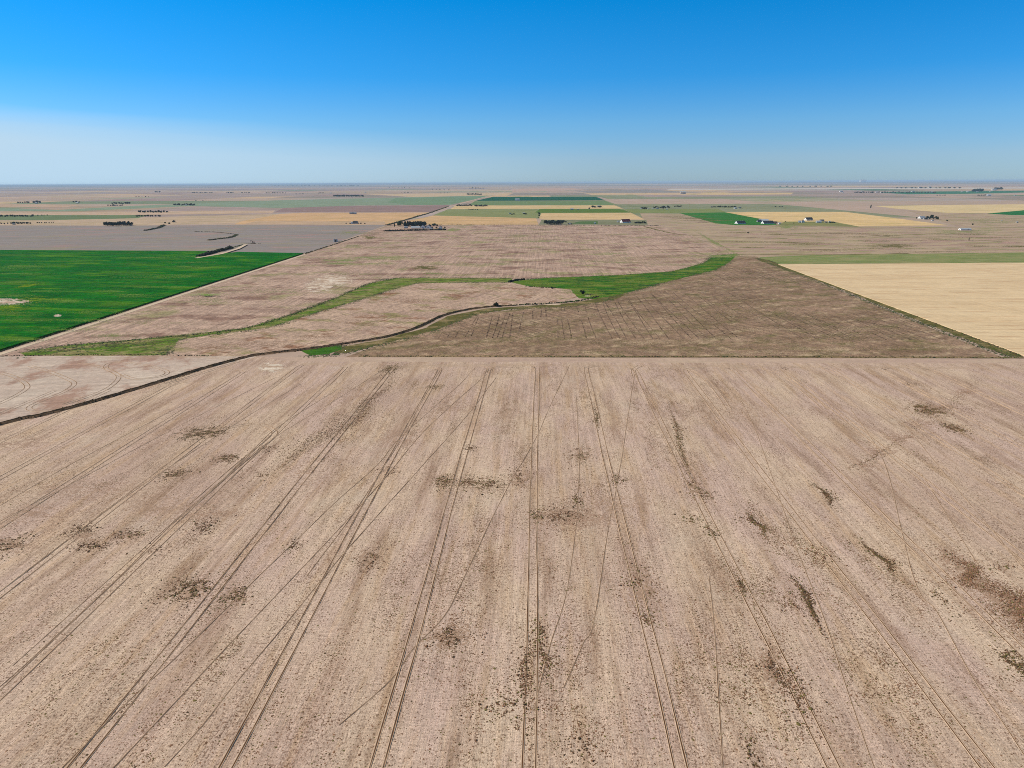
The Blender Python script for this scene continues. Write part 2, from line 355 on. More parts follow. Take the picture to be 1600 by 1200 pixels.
ribbon('dirt_road', [at(x, y) for x, y in ((306, 404.5), (345, 398), (372, 389.5), (384, 383))], 7, 1.45, DIRT, 'short pale bank road beside the dark brush in the green crop', 'road', jag=.1)
ribbon('dirt_road', [at(x, y) for x, y in ((-600, 351.5), (0, 352.6), (430, 351.2), (840, 351.6), (1030, 352), (1250, 352.6), (1480, 353.8), (2000, 353))], 7, .05, plain('lane_dirt', A(190, 164, 140), .95, .2, 9), 'straight farm lane crossing in front of the farmyards', 'road', jag=.1)
SPQ = []
def spatter(cx, cy, rx, ry, z, mat, label, name='bare_patch', cat='ground', ang=0, kind='stuff'): SPQ.append((cx, cy, rx, ry, z, mat, label, name, cat, ang))
# yellowed and bare spots
BARE = field_mat('alkali', A(240, 224, 202), A(226, 204, 180), blotch=(12, 8), streak=(5, 2), samt=.12, fine=1, famt=.2, patch=A(186, 156, 130), psize=(14, 8), pthr=(0.46, 0.55))
def blob(cx, cy, rx, ry, z, mat, label, name='bare_patch', cat='ground', thick=0, n=38, ang=0, kind='structure'):
    pts = []; sd_ = random.uniform(0, 99)
    for i in range(n):
        t = 2*math.pi*i/n; k = .55+.9*float(fbm(np.array([math.cos(t)*1.6+sd_]), np.array([math.sin(t)*1.6+sd_]), 5, 4)[0])
        k *= random.uniform(.86, 1.1)
        u, v = rx*k*math.cos(t), ry*k*math.sin(t)
        pts.append(at(cx+u*math.cos(ang)-v*math.sin(ang), cy+u*math.sin(ang)+v*math.cos(ang)))
    return sheet(name, pts, z, mat, label, cat, kind, thick)
spatter(520, 438, 24, 7, .02, BARE, 'white bare salty patch in the brown field left of the swale'); spatter(520, 438, 16, 5, .028, BARE, 'bright core of the white salty patch above the swale'); spatter(498, 448, 16, 7, .024, BARE, 'lower tail of the white salty patch above the swale')
spatter(425, 574, 14, 5, .02, BARE, 'small pale bare patch below the ditch near the field corner')
YEL = field_mat('yellow_crop', A(150, 164, 24), A(112, 146, 20), blotch=(24, 10), streak=(12, 3), samt=.2, fine=1.2, famt=.3, patch=A(40, 110, 24), psize=(20, 8), pthr=(0.48, 0.55))
spatter(60, 468, 34, 4.5, 1.36, YEL, 'yellowed streak in the green crop right of the bare spot', 'yellow_crop', 'crop', kind='stuff'); spatter(10, 481, 30, 4, 1.37, YEL, 'yellowed streak in the green crop below the bare spot', 'yellow_crop', 'crop', kind='stuff')
spatter(12, 471, 22, 3.2, 1.40, BARE, 'whitish bare spot inside the green crop at the left edge'); spatter(90, 493, 3.5, 1.3, 1.38, BARE, 'tiny pale bare spot inside the green crop')
spatter(45, 446, 16, 1.4, 1.38, YEL, 'thin pale streak across the upper green crop', 'yellow_crop', 'crop', kind='stuff', ang=-.15)
spatter(1395, 385, 26, 1.8, .03, OL, 'short green streak in the dry pasture above the grass strip', 'grass_patch', 'grass')
spatter(1505, 362, 52, 4, .03, GS, 'green yard around the long white shed', 'grass_patch', 'grass')
spatter(1230, 354, 16, 4.2, .03, GS, 'green tuft below the line of farm sheds', 'grass_patch', 'grass')
spatter(576, 371, 9, 2, .03, OL, 'green spot beside the brown track', 'grass_patch', 'grass'); spatter(664, 418, 18, 3, .03, OL, 'dark green spot in the brown field above the swale', 'grass_patch', 'grass')
spatter(709, 359, 9, 1.8, .03, GS, 'green spot right of the windbreak hedge', 'grass_patch', 'grass'); spatter(590, 403, 45, 3, .025, GS, 'faint olive smear across the brown stubble', 'grass_patch', 'grass')
spatter(530, 407, 30, 2.2, .026, GS, 'smaller faint olive smear near the crop corner', 'grass_patch', 'grass')
spatter(1130, 400, 30, 2.6, .045, GS, 'yellow green fringe at the top end of the marsh', 'grass_patch', 'grass')
spatter(1115, 378, 34, 2, .025, GS, 'olive streak leading down to the marsh', 'grass_patch', 'grass', ang=.5)
spatter(1000, 405, 75, 5, .015, field_mat('faded_weeds', A(176, 156, 118), A(160, 140, 104), blotch=(50, 20), fine=2, famt=.2, streak=(5, 100)), 'olive tinted zone in the brown stubble left of the marsh', 'grass_patch', 'grass')
spatter(1560, 345, 60, 5, .02, GS, 'green hollow at the far right below the wheat', 'grass_patch', 'grass')

RES = plain('dull_residue', A(172, 140, 116), .95, .2, 2); STRAW = plain('pale_straw', A(224, 198, 172), .95, .12, 2)
MSP = []
STAIN = [(318, 676, 30, 9), (353, 716, 20, 6), (275, 740, 20, 8), (293, 922, 32, 17), (368, 932, 22, 13), (200, 835, 24, 9), (130, 840, 30, 12), (20, 852, 34, 12), (693, 752, 18, 9), (745, 755, 36, 10), (815, 748, 22, 14),
         (880, 806, 40, 14), (905, 712, 20, 12), (578, 873, 22, 14), (702, 992, 34, 22), (1448, 640, 22, 7), (1490, 669, 14, 6), (1085, 765, 18, 16), (1000, 915, 26, 26), (1205, 1040, 18, 40),
         (1490, 880, 34, 16, .7), (1530, 912, 50, 24, .72), (1585, 955, 56, 28, .72), (1640, 1000, 56, 30, .72), (960, 790, 60, 24), (250, 790, 60, 20)]
mspatter_ = lambda *a: MSP.append(a)
mspatter_('soil_stains', 'ground', 'soft brown stains in the soil under the foreground weed patches', plain('soil_stain', A(174, 143, 118), .95, .15, 2), .003, STAIN)
def mspatter(name, cat, label, mat, z, items): MSP.append((name, cat, label, mat, z, items))
mspatter('residue_patches', 'ground', 'duller brown residue patches in the foreground stubble', RES, .004,
         ((30, 692, 50, 12), (150, 765, 90, 16), (50, 800, 60, 14), (560, 650, 46, 40), (480, 730, 50, 30), (905, 810, 60, 22), (1010, 660, 80, 20), (1150, 640, 90, 18), (330, 800, 60, 20), (700, 640, 70, 14), (1345, 726, 22, 7), (1375, 706, 26, 7), (1410, 684, 26, 7), (1440, 662, 26, 6), (1475, 636, 26, 5), (1510, 612, 24, 4), (560, 620, 40, 14), (620, 680, 40, 20)))
mspatter('weed_smears', 'weeds', 'olive weed smears across the upper brown stubble field', GS, .03,
         [(random.uniform(480, 1060), random.uniform(362, 428), random.uniform(14, 60), random.uniform(1, 2.6)) for _ in range(16)]+[(330, 470, 40, 5), (380, 455, 50, 4), (250, 505, 60, 5), (180, 525, 40, 5), (440, 455, 40, 4), (590, 412, 40, 3)])
mspatter('bare_smears', 'ground', 'brown bare smears across the upper brown stubble field', plain('bare_brown', A(150, 118, 100), .95, .2, 3), .032,
         [(random.uniform(560, 1080), random.uniform(362, 428), random.uniform(10, 44), random.uniform(1, 3)) for _ in range(16)]+[(500, 470, 40, 5), (420, 485, 40, 4), (300, 515, 40, 3), (650, 500-20, 40, 4)])
mspatter('weed_smears', 'weeds', 'brown and olive smears in the middle stubble field', plain('smear_brown', A(146, 112, 84), .95, .2, 3), .034,
         [(500, 525, 36, 4), (600, 495, 44, 6), (700, 465, 50, 5), (640, 470, 36, 5), (560, 505, 30, 5), (400, 538, 50, 4), (760, 455, 40, 4), (850, 460, 30, 4), (330, 543, 34, 4)])
mspatter('pasture_smears', 'weeds', 'olive green hollows mottling the dry pasture', OL, .034,
         [(random.uniform(1130, 1600), random.uniform(357, 394), random.uniform(14, 70), random.uniform(.7, 1.6)) for _ in range(24)]+[(random.uniform(1030, 1180), random.uniform(336, 350), random.uniform(14, 40), .8) for _ in range(7)])
mspatter('pasture_smears', 'ground', 'bare pinkish tan smears mottling the dry pasture', plain('smear_pink', A(188, 150, 134), .95, .15, 3), .036,
         [(random.uniform(1100, 1600), random.uniform(357, 394), random.uniform(14, 60), random.uniform(.7, 1.8)) for _ in range(18)])
mspatter('weed_smears', 'weeds', 'green brown weed growth in the dark fallow field', plain('smear_olive', A(108, 102, 50), .95, .25, 3), .036,
         [(1140, 490, 90, 14), (1080, 505, 60, 12), (900, 525, 70, 10), (800, 530, 60, 12), (700, 540, 60, 7), (1250, 500, 60, 14), (1050, 540, 120, 6), (1300, 530, 90, 7), (1200, 545, 120, 5), (900, 550, 120, 3), (1420, 545, 90, 5), (1230, 440, 30, 6), (1160, 475, 120, 16), (1100, 500, 100, 12), (860, 515, 60, 14), (1350, 520, 80, 10)])
mspatter('straw_smears', 'ground', 'pale straw smears in the dark fallow field', plain('smear_straw', A(196, 170, 136), .95, .2, 3), .038,
         [(1010, 515, 60, 6), (1000, 535, 80, 5), (1130, 530, 60, 5), (1280, 545, 60, 4), (940, 490, 60, 6), (830, 500, 40, 6), (1200, 515, 60, 4), (1350, 515, 60, 4), (1200, 552, 130, 2.5)])
mspatter('marsh_reeds', 'grass', 'darker green reeds streaking the marsh meadow', plain('reed_green', A(24, 78, 18), .95, .25, 3), .06,
         [(1000, 434, 60, 3), (930, 438, 40, 3), (960, 452, 40, 4), (1060, 428, 40, 3), (1120, 405, 16, 4), (880, 440, 30, 2), (1010, 446, 20, 3)])
mspatter('marsh_grass_pale', 'grass', 'yellow green dry grass streaks in the marsh meadow', plain('grass_pale', A(134, 140, 58), .95, .2, 3), .064,
         [(850, 443, 40, 3), (900, 455, 26, 5), (1000, 440, 40, 2.5), (950, 445, 40, 3), (1080, 424, 30, 2), (930, 461, 20, 4)])
mspatter('crop_streaks', 'crop', 'thin yellowish streaks through the green crop', plain('crop_pale', A(104, 142, 26), .95, .25, 3), 1.36,
         [(random.uniform(0, 330), random.uniform(400, 470), random.uniform(20, 90), random.uniform(.8, 2)) for _ in range(16)]+[(40, 500, 60, 3), (90, 515, 50, 4), (30, 530, 40, 4), (20, 490, 50, 4), (110, 470, 40, 3), (150, 488, 40, 3), (60, 455, 60, 2), (240, 448, 50, 2), (200, 462, 60, 3), (40, 476, 60, 5), (90, 470, 50, 3), (20, 462, 40, 2), (130, 500, 50, 3)])
# --- far named fields, from photo pixels
def ff(pts, c, label, k=.012, cat='field', streakrot=1.57, green=False, name=None):
    m = field_mat('field_tone', A(*c), A(*[v*.94 for v in c]), blotch=(200, 120), streak=(10, 400), rot=streakrot, samt=.14, fine=7, famt=.16,
                  patch=A(c[0]*.84, c[1]*.88, c[2]*.78), psize=(60, 260), pthr=(.50, .64), patch2=A(c[0]*1.06, c[1]*1.05, c[2]*1.02), p2size=(40, 200), p2thr=(.52, .64), off=random.uniform(0, 900))
    ff.k += .0012
    return sheet(name or ('crop_field' if green else 'field'), P(*pts), .01+ff.k, m, label, cat)
ff.k = 0
FAR = [
 ([(-900, 344), (0, 344.5), (85, 344), (170, 341), (330, 337), (440, 334), (370, 349), (175, 352.5), (0, 351.5), (-900, 350)], (206, 178, 148), 'tan stubble band behind the mauve fallow at the left'),
 ([(365, 350.5), (380, 345), (440, 334), (480, 332.5), (672, 332), (606, 351.2)], (222, 180, 134), 'orange tan wheat field left of the gravel road'),
 ([(380, 350.5), (400, 345.5), (600, 346), (604, 351)], (204, 172, 140), 'duller tan strip at the foot of the orange wheat field'),
 ([(428, 332), (446, 323.5), (560, 321.5), (704, 320.5), (673, 331.6)], (160, 132, 126), 'mauve plum fallow strip above the orange wheat field'),
 ([(-900, 336), (0, 336), (232, 336), (215, 341), (80, 344), (0, 344), (-900, 343)], (120, 134, 92), 'dull green band at the left behind the pale tree rows'),
 ([(-900, 331.5), (60, 332), (200, 330.5), (430, 329), (425, 333), (200, 336), (-900, 335.5)], (212, 180, 152), 'peach coloured narrow field at far left'),
 ([(-900, 325), (0, 325), (90, 328), (200, 322), (300, 318), (430, 313), (620, 308.5), (770, 305.5), (704, 320), (560, 321), (440, 325), (300, 322), (120, 330), (-900, 330.5)], (146, 160, 132), 'long pale green pasture sweeping across the left distance'),
 ([(605, 316), (618, 309.5), (766, 306), (704, 319.5), (640, 320.5)], (128, 152, 116), 'greener striped pasture left of the gravel road'),
 ([(-900, 318), (60, 319), (130, 320), (100, 324), (-900, 323)], (206, 172, 144), 'peach band at the far left'),
 ([(742, 314), (770, 307.5), (931, 307.5), (946, 313)], (8, 92, 62), 'deep emerald green crop rectangle in the middle distance'),
 ([(732, 320.5), (742, 314.3), (946, 313.3), (966, 320.5)], (122, 142, 92), 'olive strip in front of the emerald rectangle'),
 ([(704, 326.5), (712, 321), (960, 320.8), (974, 326)], (226, 194, 142), 'pale yellow wheat strip in the middle distance'),
 ([(676, 336.5), (700, 327), (840, 327), (842, 340.5), (760, 339.5)], (146, 150, 98), 'olive pasture beside the gravel road'),
 ([(836, 332), (843, 326.6), (968, 326.6), (992, 332.2), (846, 332.6)], (100, 126, 46), 'fresh green strip below the pale yellow wheat'),
 ([(612, 351), (676, 336.8), (838, 341), (841, 351)], (220, 180, 132), 'tan wheat field behind the treed farmyard'),
 ([(842, 341), (846, 333), (985, 332.4), (1009, 343), (850, 343.2)], (226, 192, 142), 'pale golden wheat block behind the red roofed barn'),
 ([(842, 351), (846, 343.4), (940, 343.5), (1010, 344), (1012, 351.4)], (142, 140, 108), 'grey green farmyard ground around the red roofed barn'),
 ([(892, 349.5), (905, 346), (934, 345.5), (934, 350)], (92, 118, 66), 'small green paddock left of the red roofed barn'),
 ([(968, 327), (1120, 326), (1135, 331.5), (1060, 333.5), (992, 332.4)], (138, 146, 88), 'olive meadow below the distant hamlet'),
 ([(1062, 333.2), (1132, 331.8), (1165, 337), (1202, 345), (1215, 351.5), (1150, 352), (1118, 349)], (60, 124, 44), 'bright green triangular field right of centre'),
 ([(1134, 331.8), (1200, 331), (1320, 331), (1400, 341), (1482, 352), (1320, 354), (1232, 349), (1202, 344.4)], (236, 200, 144), 'golden wheat triangle behind the line of farm sheds'),
 ([(1212, 352), (1226, 346.5), (1300, 346), (1345, 354.5), (1250, 353)], (140, 138, 84), 'grassy yard around the farm sheds right of centre'),
 ([(1365, 322), (1500, 320), (2400, 312), (2400, 330), (1570, 333), (1480, 332.6), (1400, 326)], (232, 204, 154), 'long pale golden wheat band at the far right'),
 ([(1542, 333.6), (1600, 328.5), (2400, 321), (2400, 335), (1580, 336)], (40, 118, 54), 'green crop wedge at the far right edge'),
 ([(1375, 301), (1400, 299.6), (1640, 297.6), (1640, 300), (1510, 302.8), (1420, 303.6)], (62, 122, 88), 'thin deep green crop strip among the far right farms'),
 ([(1085, 304.6), (1100, 301.6), (1240, 301), (1236, 303.8)], (226, 192, 142), 'thin golden strip in the right distance'),
 ([(1040, 296.6), (1050, 295), (1700, 292.5), (1700, 294)], (226, 212, 200), 'thin whitish strip near the right horizon'),
 ([(800, 295), (893, 293.5), (912, 296.5), (800, 300)], (208, 172, 150), 'pinkish far field left of centre'),
 ([(900, 299), (1010, 296), (1100, 301), (920, 301.6)], (160, 148, 140), 'grey fallow strip right of the emerald rectangle'),
 ([(650, 308), (780, 304.5), (800, 301), (560, 303)], (216, 186, 150), 'peach strip above the striped pasture'),
]
for pts, c, lb in FAR: ff(pts, c, lb)
ribbon('fence_track', [at(x, y) for x, y in ((1150, 397), (1092, 372), (1032, 352), (1008, 343), (985, 332), (965, 322), (940, 311))], 3, .05, plain('track_soil', A(176, 150, 124), .95, .2, 6), 'faint track up the right side of the brown stubble field', 'path', jag=.3)
ribbon('fence_track', [at(x, y) for x, y in ((1118, 348), (1180, 352), (1340, 355.5), (1500, 356), (1700, 354))], 4, .05, OL, 'dark fence line below the farm sheds', 'path', jag=.4)
for pts_, lb in (([(1200, 366), (1290, 370), (1400, 371), (1500, 374), (1620, 381)], 'long olive crease across the dry pasture'),
                 ([(1400, 368), (1480, 365), (1600, 369)], 'short olive crease below the white shed'),
                 ([(1150, 398), (1290, 398), (1420, 396)], 'dark edge along the top of the grass strip'),
                 ([(1000, 352), (1060, 366), (1140, 370), (1230, 373)], 'faint olive crease right of the brown stubble')):
    ribbon('grass_line', smooth(P(*pts_), 14), 7, .04, OL, lb, 'grass', jag=.7)

# low hills on the skyline
def hills(y0, amp, col, label, seed):
    V, T = [], []; n = 260; Wd = y0*1.7
    for i in range(n):
        x = -Wd/2+Wd*i/(n-1)
        h = amp*(.15+1.3*float(fbm(np.array([i*.045]), np.array([seed*3.1]), seed, 4)[0])**1.6)
        V += [(x, y0-2600, -2), (x, y0, h), (x, y0+2600, -2)]
    for i in range(n-1):
        a = 3*i
        for q in (0, 1): T += [(a+q, a+q+3, a+q+1), (a+q+1, a+q+3, a+q+4)]
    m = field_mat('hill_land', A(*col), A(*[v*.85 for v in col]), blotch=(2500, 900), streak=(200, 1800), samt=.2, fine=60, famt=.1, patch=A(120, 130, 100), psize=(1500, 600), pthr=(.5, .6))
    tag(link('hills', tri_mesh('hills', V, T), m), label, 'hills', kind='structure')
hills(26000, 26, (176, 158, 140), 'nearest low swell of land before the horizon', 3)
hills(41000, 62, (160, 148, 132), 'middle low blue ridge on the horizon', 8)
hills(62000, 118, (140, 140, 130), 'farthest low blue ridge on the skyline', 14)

# ------------------------------------------------------------------ wheel tracks in the stubble
BERM = plain('rut_berm', A(204, 176, 148), .95, .1, 2); RUT = plain('rut_soil', A(128, 96, 74), .95, .18, 2)
RUT = worn('rut_worn', A(104, 74, 52), A(176, 144, 118), 9, .50, .78)
def rut_mesh(lines, wd=.62, hh=.13):
    V, T, mi = [], [], []
    prof = [(-.5, 0), (-.36, 1), (-.22, .12), (.22, .12), (.36, 1), (.5, 0)]; pm = [0, 0, 1, 0, 0]
    for pts in lines:
        n = len(pts); b0 = len(V)
        for i, p in enumerate(pts):
            d = pts[min(i+1, n-1)]-pts[max(i-1, 0)]; d.z = 0; d.normalize(); nr = Vector((-d.y, d.x, 0))
            bk = float(vnoise(np.array([p.x/6+p.y/23]), np.array([p.x/11]), 3)[0]); k = random.uniform(.5, 1.15)*(.55+.75*bk); kw = random.uniform(.85, 1.12)*(.8+.45*bk)
            for (u, hz) in prof: q = p+nr*(u*wd*kw); V.append((q.x, q.y, .008+hh*hz*k))
        for i in range(n-1):
            for j in range(5):
                a = b0+6*i+j; T += [(a, a+1, a+7), (a, a+7, a+6)]; mi += [pm[j]]*2
    return tri_mesh('wheel_track', V, T, mi)
def track(pxs, pair, label, wd=.62, world=False, hh=.13):
    pts = pxs if world else [at(x, y) for x, y in pxs]
    pts = smooth(pts, 3)
    lines = []
    for off in ((-1.4, 1.4) if pair else (0,)):
        q = []; n = len(pts); wob = random.uniform(0, 99)
        for i, p in enumerate(pts):
            d = pts[min(i+1, n-1)]-pts[max(i-1, 0)]; d.z = 0; d.normalize()
            j = float(vnoise(np.array([p.length/25+wob]), np.array([off]), 2)[0])-.5
            q.append(p+Vector((-d.y, d.x, 0))*(off+j*.35))
        lines.append(q)
    o = link('wheel_track', rut_mesh(lines, wd, hh), [BERM, RUT]); tag(o, label, 'track', 'wheel tracks across the foreground stubble', 'structure'); return o
ORD = ['first', 'second', 'third', 'fourth', 'fifth', 'sixth', 'seventh', 'eighth', 'ninth', 'tenth', 'eleventh', 'twelfth', 'thirteenth', 'fourteenth', 'fifteenth',
       'sixteenth', 'seventeenth', 'eighteenth', 'nineteenth', 'twentieth'] + ['%dth' % i for i in range(21, 90)]
x0 = at(824, 1199).x; dx = at(1060, 1199).x-at(822, 1199).x
for i, k in enumerate(range(-9, 9)):
    X = x0+k*dx
    yend = at(900, 573).y+random.uniform(-8, 2)
    Xv = X
    wd_, hh_ = (.62, .13) if k > -4 else (.46, .09)
    if k <= -4:
        lim = {-9: 340, -8: 380, -7: 420, -6: 450, -5: 480, -4: 510}[k]; yend = min(yend, lim)
    pts = [Vector((Xv, 60, 0)), Vector((Xv+.4, 160, 0)), Vector((Xv-.3, 280, 0)), Vector((Xv, 400, 0)), Vector((Xv, yend-8, 0))]
    sgn = 1 if k % 2 else -1
    pts += [Vector((Xv+sgn*1.5, yend-2, 0)), Vector((Xv+sgn*7, yend+3, 0)), Vector((Xv+sgn*dx*.5, yend+5, 0))]
    track(pts, True, '%s straight pair of wheel tracks from the left running up the foreground field' % ORD[i], world=True, wd=wd_, hh=hh_)
singles = [
 [(890, 570), (871, 610), (834, 691), (793, 762), (726, 900), (694, 962), (646, 1013), (611, 1062), (530, 1133)],
 [(992, 580), (989, 600), (979, 664), (966, 748), (952, 816), (940, 900), (925, 984), (914, 1000), (881, 1075)],
 [(760, 585), (743, 600), (665, 671), (603, 745), (564, 789), (530, 826), (460, 900), (334, 1032), (179, 1198), (140, 1240)],
 [(742, 575), (719, 600), (692, 624), (625, 684), (591, 725), (530, 779), (454, 852), (404, 900), (281, 1022), (205, 1092), (99, 1198), (60, 1240)],
 [(502, 905), (477, 936), (434, 989), (364, 1072), (318, 1132), (258, 1198)],
 [(775, 590), (726, 654), (635, 755), (587, 809), (530, 873), (505, 905)],
 [(1240, 850), (1262, 900), (1290, 972), (1318, 1060), (1345, 1140), (1366, 1198), (1385, 1250)],
 [(1155, 620), (1180, 670), (1205, 740), (1225, 800), (1245, 860)],
 [(1108, 900), (1118, 1000), (1124, 1100), (1130, 1198)],
 [(1330, 640), (1380, 720), (1427, 900), (1464, 956), (1520, 1060), (1567, 1130), (1600, 1180)],
 [(1440, 740), (1477, 800), (1540, 900), (1600, 985)],
 [(1395, 640), (1480, 745), (1560, 840), (1640, 940)],
 [(900, 560+60), (905, 740), (890, 900), (860, 1010), (835, 1110)],
 [(530, 607), (440, 663), (398, 700), (331, 765), (265, 822), (189, 898), (60, 1020), (-20, 1090)],
 [(600, 577), (500, 640), (420, 690), (300, 790), (170, 905), (20, 1040)],
 [(430, 590), (300, 655), (150, 735), (0, 815)],
 [(470, 600), (380, 655), (220, 760), (60, 880), (-20, 940)],
 [(300, 625), (130, 715), (0, 790)],
 [(690, 575), (660, 625), (632, 677), (560, 790), (480, 900)],
 [(842, 640), (1000, 1000), (1030, 1190)][:0],
]
for i, s_ in enumerate([s for s in singles if s]):
    track(s_, False, '%s of the thin single wheel lines crossing the straight track pairs, counted in the foreground field' % ORD[i], wd=.38, hh=.08)
for s_, lb in (([(340, 672), (398, 662), (424, 670), (428, 680), (405, 700), (370, 728), (300, 790)], 'hairpin turning track left of the brown weedy streak'),
               ([(0, 582), (25, 590), (42, 602), (35, 612), (0, 630), (-40, 645)], 'turning loop at the left edge of the pale field'),
               ([(47, 572), (75, 580), (105, 592), (116, 600), (100, 612), (75, 622), (47, 635), (50, 641), (75, 642), (110, 636)], 'second turning loop on the pale field above the ditch'),
               ([(125, 567), (162, 575), (185, 587), (175, 602), (150, 615), (100, 632)], 'third turning loop on the pale field above the ditch'),
               ([(190, 588), (165, 574), (180, 566), (225, 570), (260, 580), (250, 588), (212, 592), (190, 585)], 'closed turning loop nearest the grass swale'),
               ([(260, 600), (350, 572), (372, 564), (345, 560), (280, 558), (160, 560)], 'long turning track in the narrow tip of the pale field')):
    track(s_, True, lb, wd=.6, hh=.12)
for s_, lb in (([(1035, 574), (1075, 577), (1110, 600), (1140, 640)], 'curved headland turn near the middle of the field end'),
               ([(1150, 575), (1190, 576), (1230, 590), (1290, 640)], 'curved headland turn right of centre'),
               ([(1000, 572), (990, 578), (993, 590)], 'tight headland hook at the field end'),
               ([(470, 569), (900, 571), (1300, 573), (1620, 577)], 'long wheel track along the headland'),
               ([(600, 574), (700, 572), (760, 573), (765, 582)], 'bent headland turn left of centre')):
    track(s_, True, lb, wd=.6, hh=.12)

# ------------------------------------------------------------------ weeds, stubble crumbs and brush (uncountable cover)
def tufts(name, XY, r, h, mats, mi, label, cat, rings=1, z=0.0):
    n = len(XY); k = 5
    ang = (np.arange(k)*2*np.pi/k)[None, :]+RNG.uniform(0, 6.28, (n, 1))
    rr = r[:, None]*RNG.uniform(.65, 1.3, (n, k))
    base = np.stack([XY[:, :1]+rr*np.cos(ang), XY[:, 1:2]+rr*np.sin(ang), np.full((n, k), z)], -1)
    parts = [base]
    if rings > 1:
        r2 = rr*RNG.uniform(.55, 1.05, (n, k)); a2 = ang+RNG.uniform(-.3, .3, (n, k))
        parts.append(np.stack([XY[:, :1]+r2*np.cos(a2), XY[:, 1:2]+r2*np.sin(a2), z+h[:, None]*RNG.uniform(.45, .85, (n, k))], -1))
    top = np.stack([XY[:, 0]+RNG.uniform(-.3, .3, n)*r, XY[:, 1]+RNG.uniform(-.3, .3, n)*r, z+h], -1)[:, None, :]
    parts.append(top); V = np.concatenate(parts, 1); m = V.shape[1]
    t = []
    for q in range(len(parts)-2):
        for j in range(k): a_, b_ = q*k+j, q*k+(j+1) % k; t += [(a_, b_, b_+k), (a_, b_+k, a_+k)]
    q = (len(parts)-2)*k
    for j in range(k): t.append((q+j, q+(j+1) % k, m-1))
    t = np.array(t); T = (np.arange(n)*m)[:, None, None]+t[None]
    me = tri_mesh(name, V.reshape(-1, 3), T.reshape(-1, 3), np.repeat(mi, len(t)))
    o = link(name, me, mats); tag(o, label, cat, kind='stuff'); return o
WM = [plain('weed_brown', A(116, 84, 60), .95, .3, 3), plain('weed_rust', A(140, 102, 76), .95, .3, 3), plain('weed_olive', A(110, 98, 54), .95, .3, 3), plain('weed_dark', A(86, 68, 44), .95, .3, 3)]
def in_view(X, Y, m=40):
    p = np.array(CM.transposed()); v = np.stack([X, Y, np.full_like(X, -H)], -1)@p.T
    u = v[:, 0]/-v[:, 2]*F+800; t = -v[:, 1]/-v[:, 2]*F+600
    return (u > -m) & (u < 1600+m) & (t < 1200+m) & (t > 562), u, t
def ditch_y(u): return np.interp(u, [-50, 0, 140, 300, 400, 3000], [680, 666, 631, 585, 566, 566])
N = 2600000
X = RNG.uniform(-470, 400, N); Y = RNG.uniform(100, 560, N)
ok, U, Tt = in_view(X, Y); ok &= Tt > ditch_y(U)+2; X, Y, U, Tt = X[ok], Y[ok], U[ok], Tt[ok]
dens = fbm(X/9, Y/38, 3, 4); big = fbm(X/55, Y/90, 8, 3); fineD = fbm(X/3, Y/5, 21, 2)
pr = np.clip((dens-.50)*4.2, 0, 1)*np.clip((big-.38)*4, .12, 1)*np.clip((fineD-.3)*3, .1, 1)+.05+.07*fineD
# zones the photograph shows weedier (px centre, radii, strength)
ZON = [(800, 1100, 45, 60, .5), (845, 1000, 18, 70, .6), (940, 1080, 45, 60, .45), (1000, 920, 50, 60, .55), (700, 990, 30, 22, .6), (880, 805, 45, 18, .5),
       (960, 790, 50, 40, .4), (905, 720, 60, 40, .3), (1110, 900, 60, 60, .35), (1180, 950, 60, 70, .35), (1240, 1060, 60, 90, .35), (1440, 1120, 70, 50, .35),
       (540, 680, 40, 60, .5), (500, 730, 60, 50, .35), (1210, 1120, 60, 60, .25), (420, 1060, 80, 60, .2), (430, 1160, 90, 40, .3), (830, 880, 20, 30, .25),
       (960, 620, 80, 40, .25), (1090, 640, 60, 30, .25), (720, 640, 80, 40, .2), (1000, 1150, 60, 60, .3), (130, 770, 90, 30, .25), (1330, 880, 50, 30, .2)]
for (cx, cy, rx, ry, s_) in ZON: pr = pr+1.7*s_*np.exp(-(((U-cx)/rx)**2+((Tt-cy)/ry)**2)*1.3)*np.clip((fineD-.32)*3.5, 0, 1)*np.clip((dens-.3)*3, .15, 1)
keep = RNG.random(len(X)) < pr*.85*np.clip(1.25-(Y-120)/650, .45, 1)
X, Y = X[keep], Y[keep]; n = len(X); print('weeds', n)
sz = RNG.gamma(2.2, .032, n)+.08
tufts('weeds', np.stack([X, Y], -1), sz, sz*RNG.uniform(.2, .5, n), WM, RNG.choice(4, n, p=[.4, .25, .2, .15]), 'small brown weeds and crop residue scattered over the foreground stubble', 'weeds')

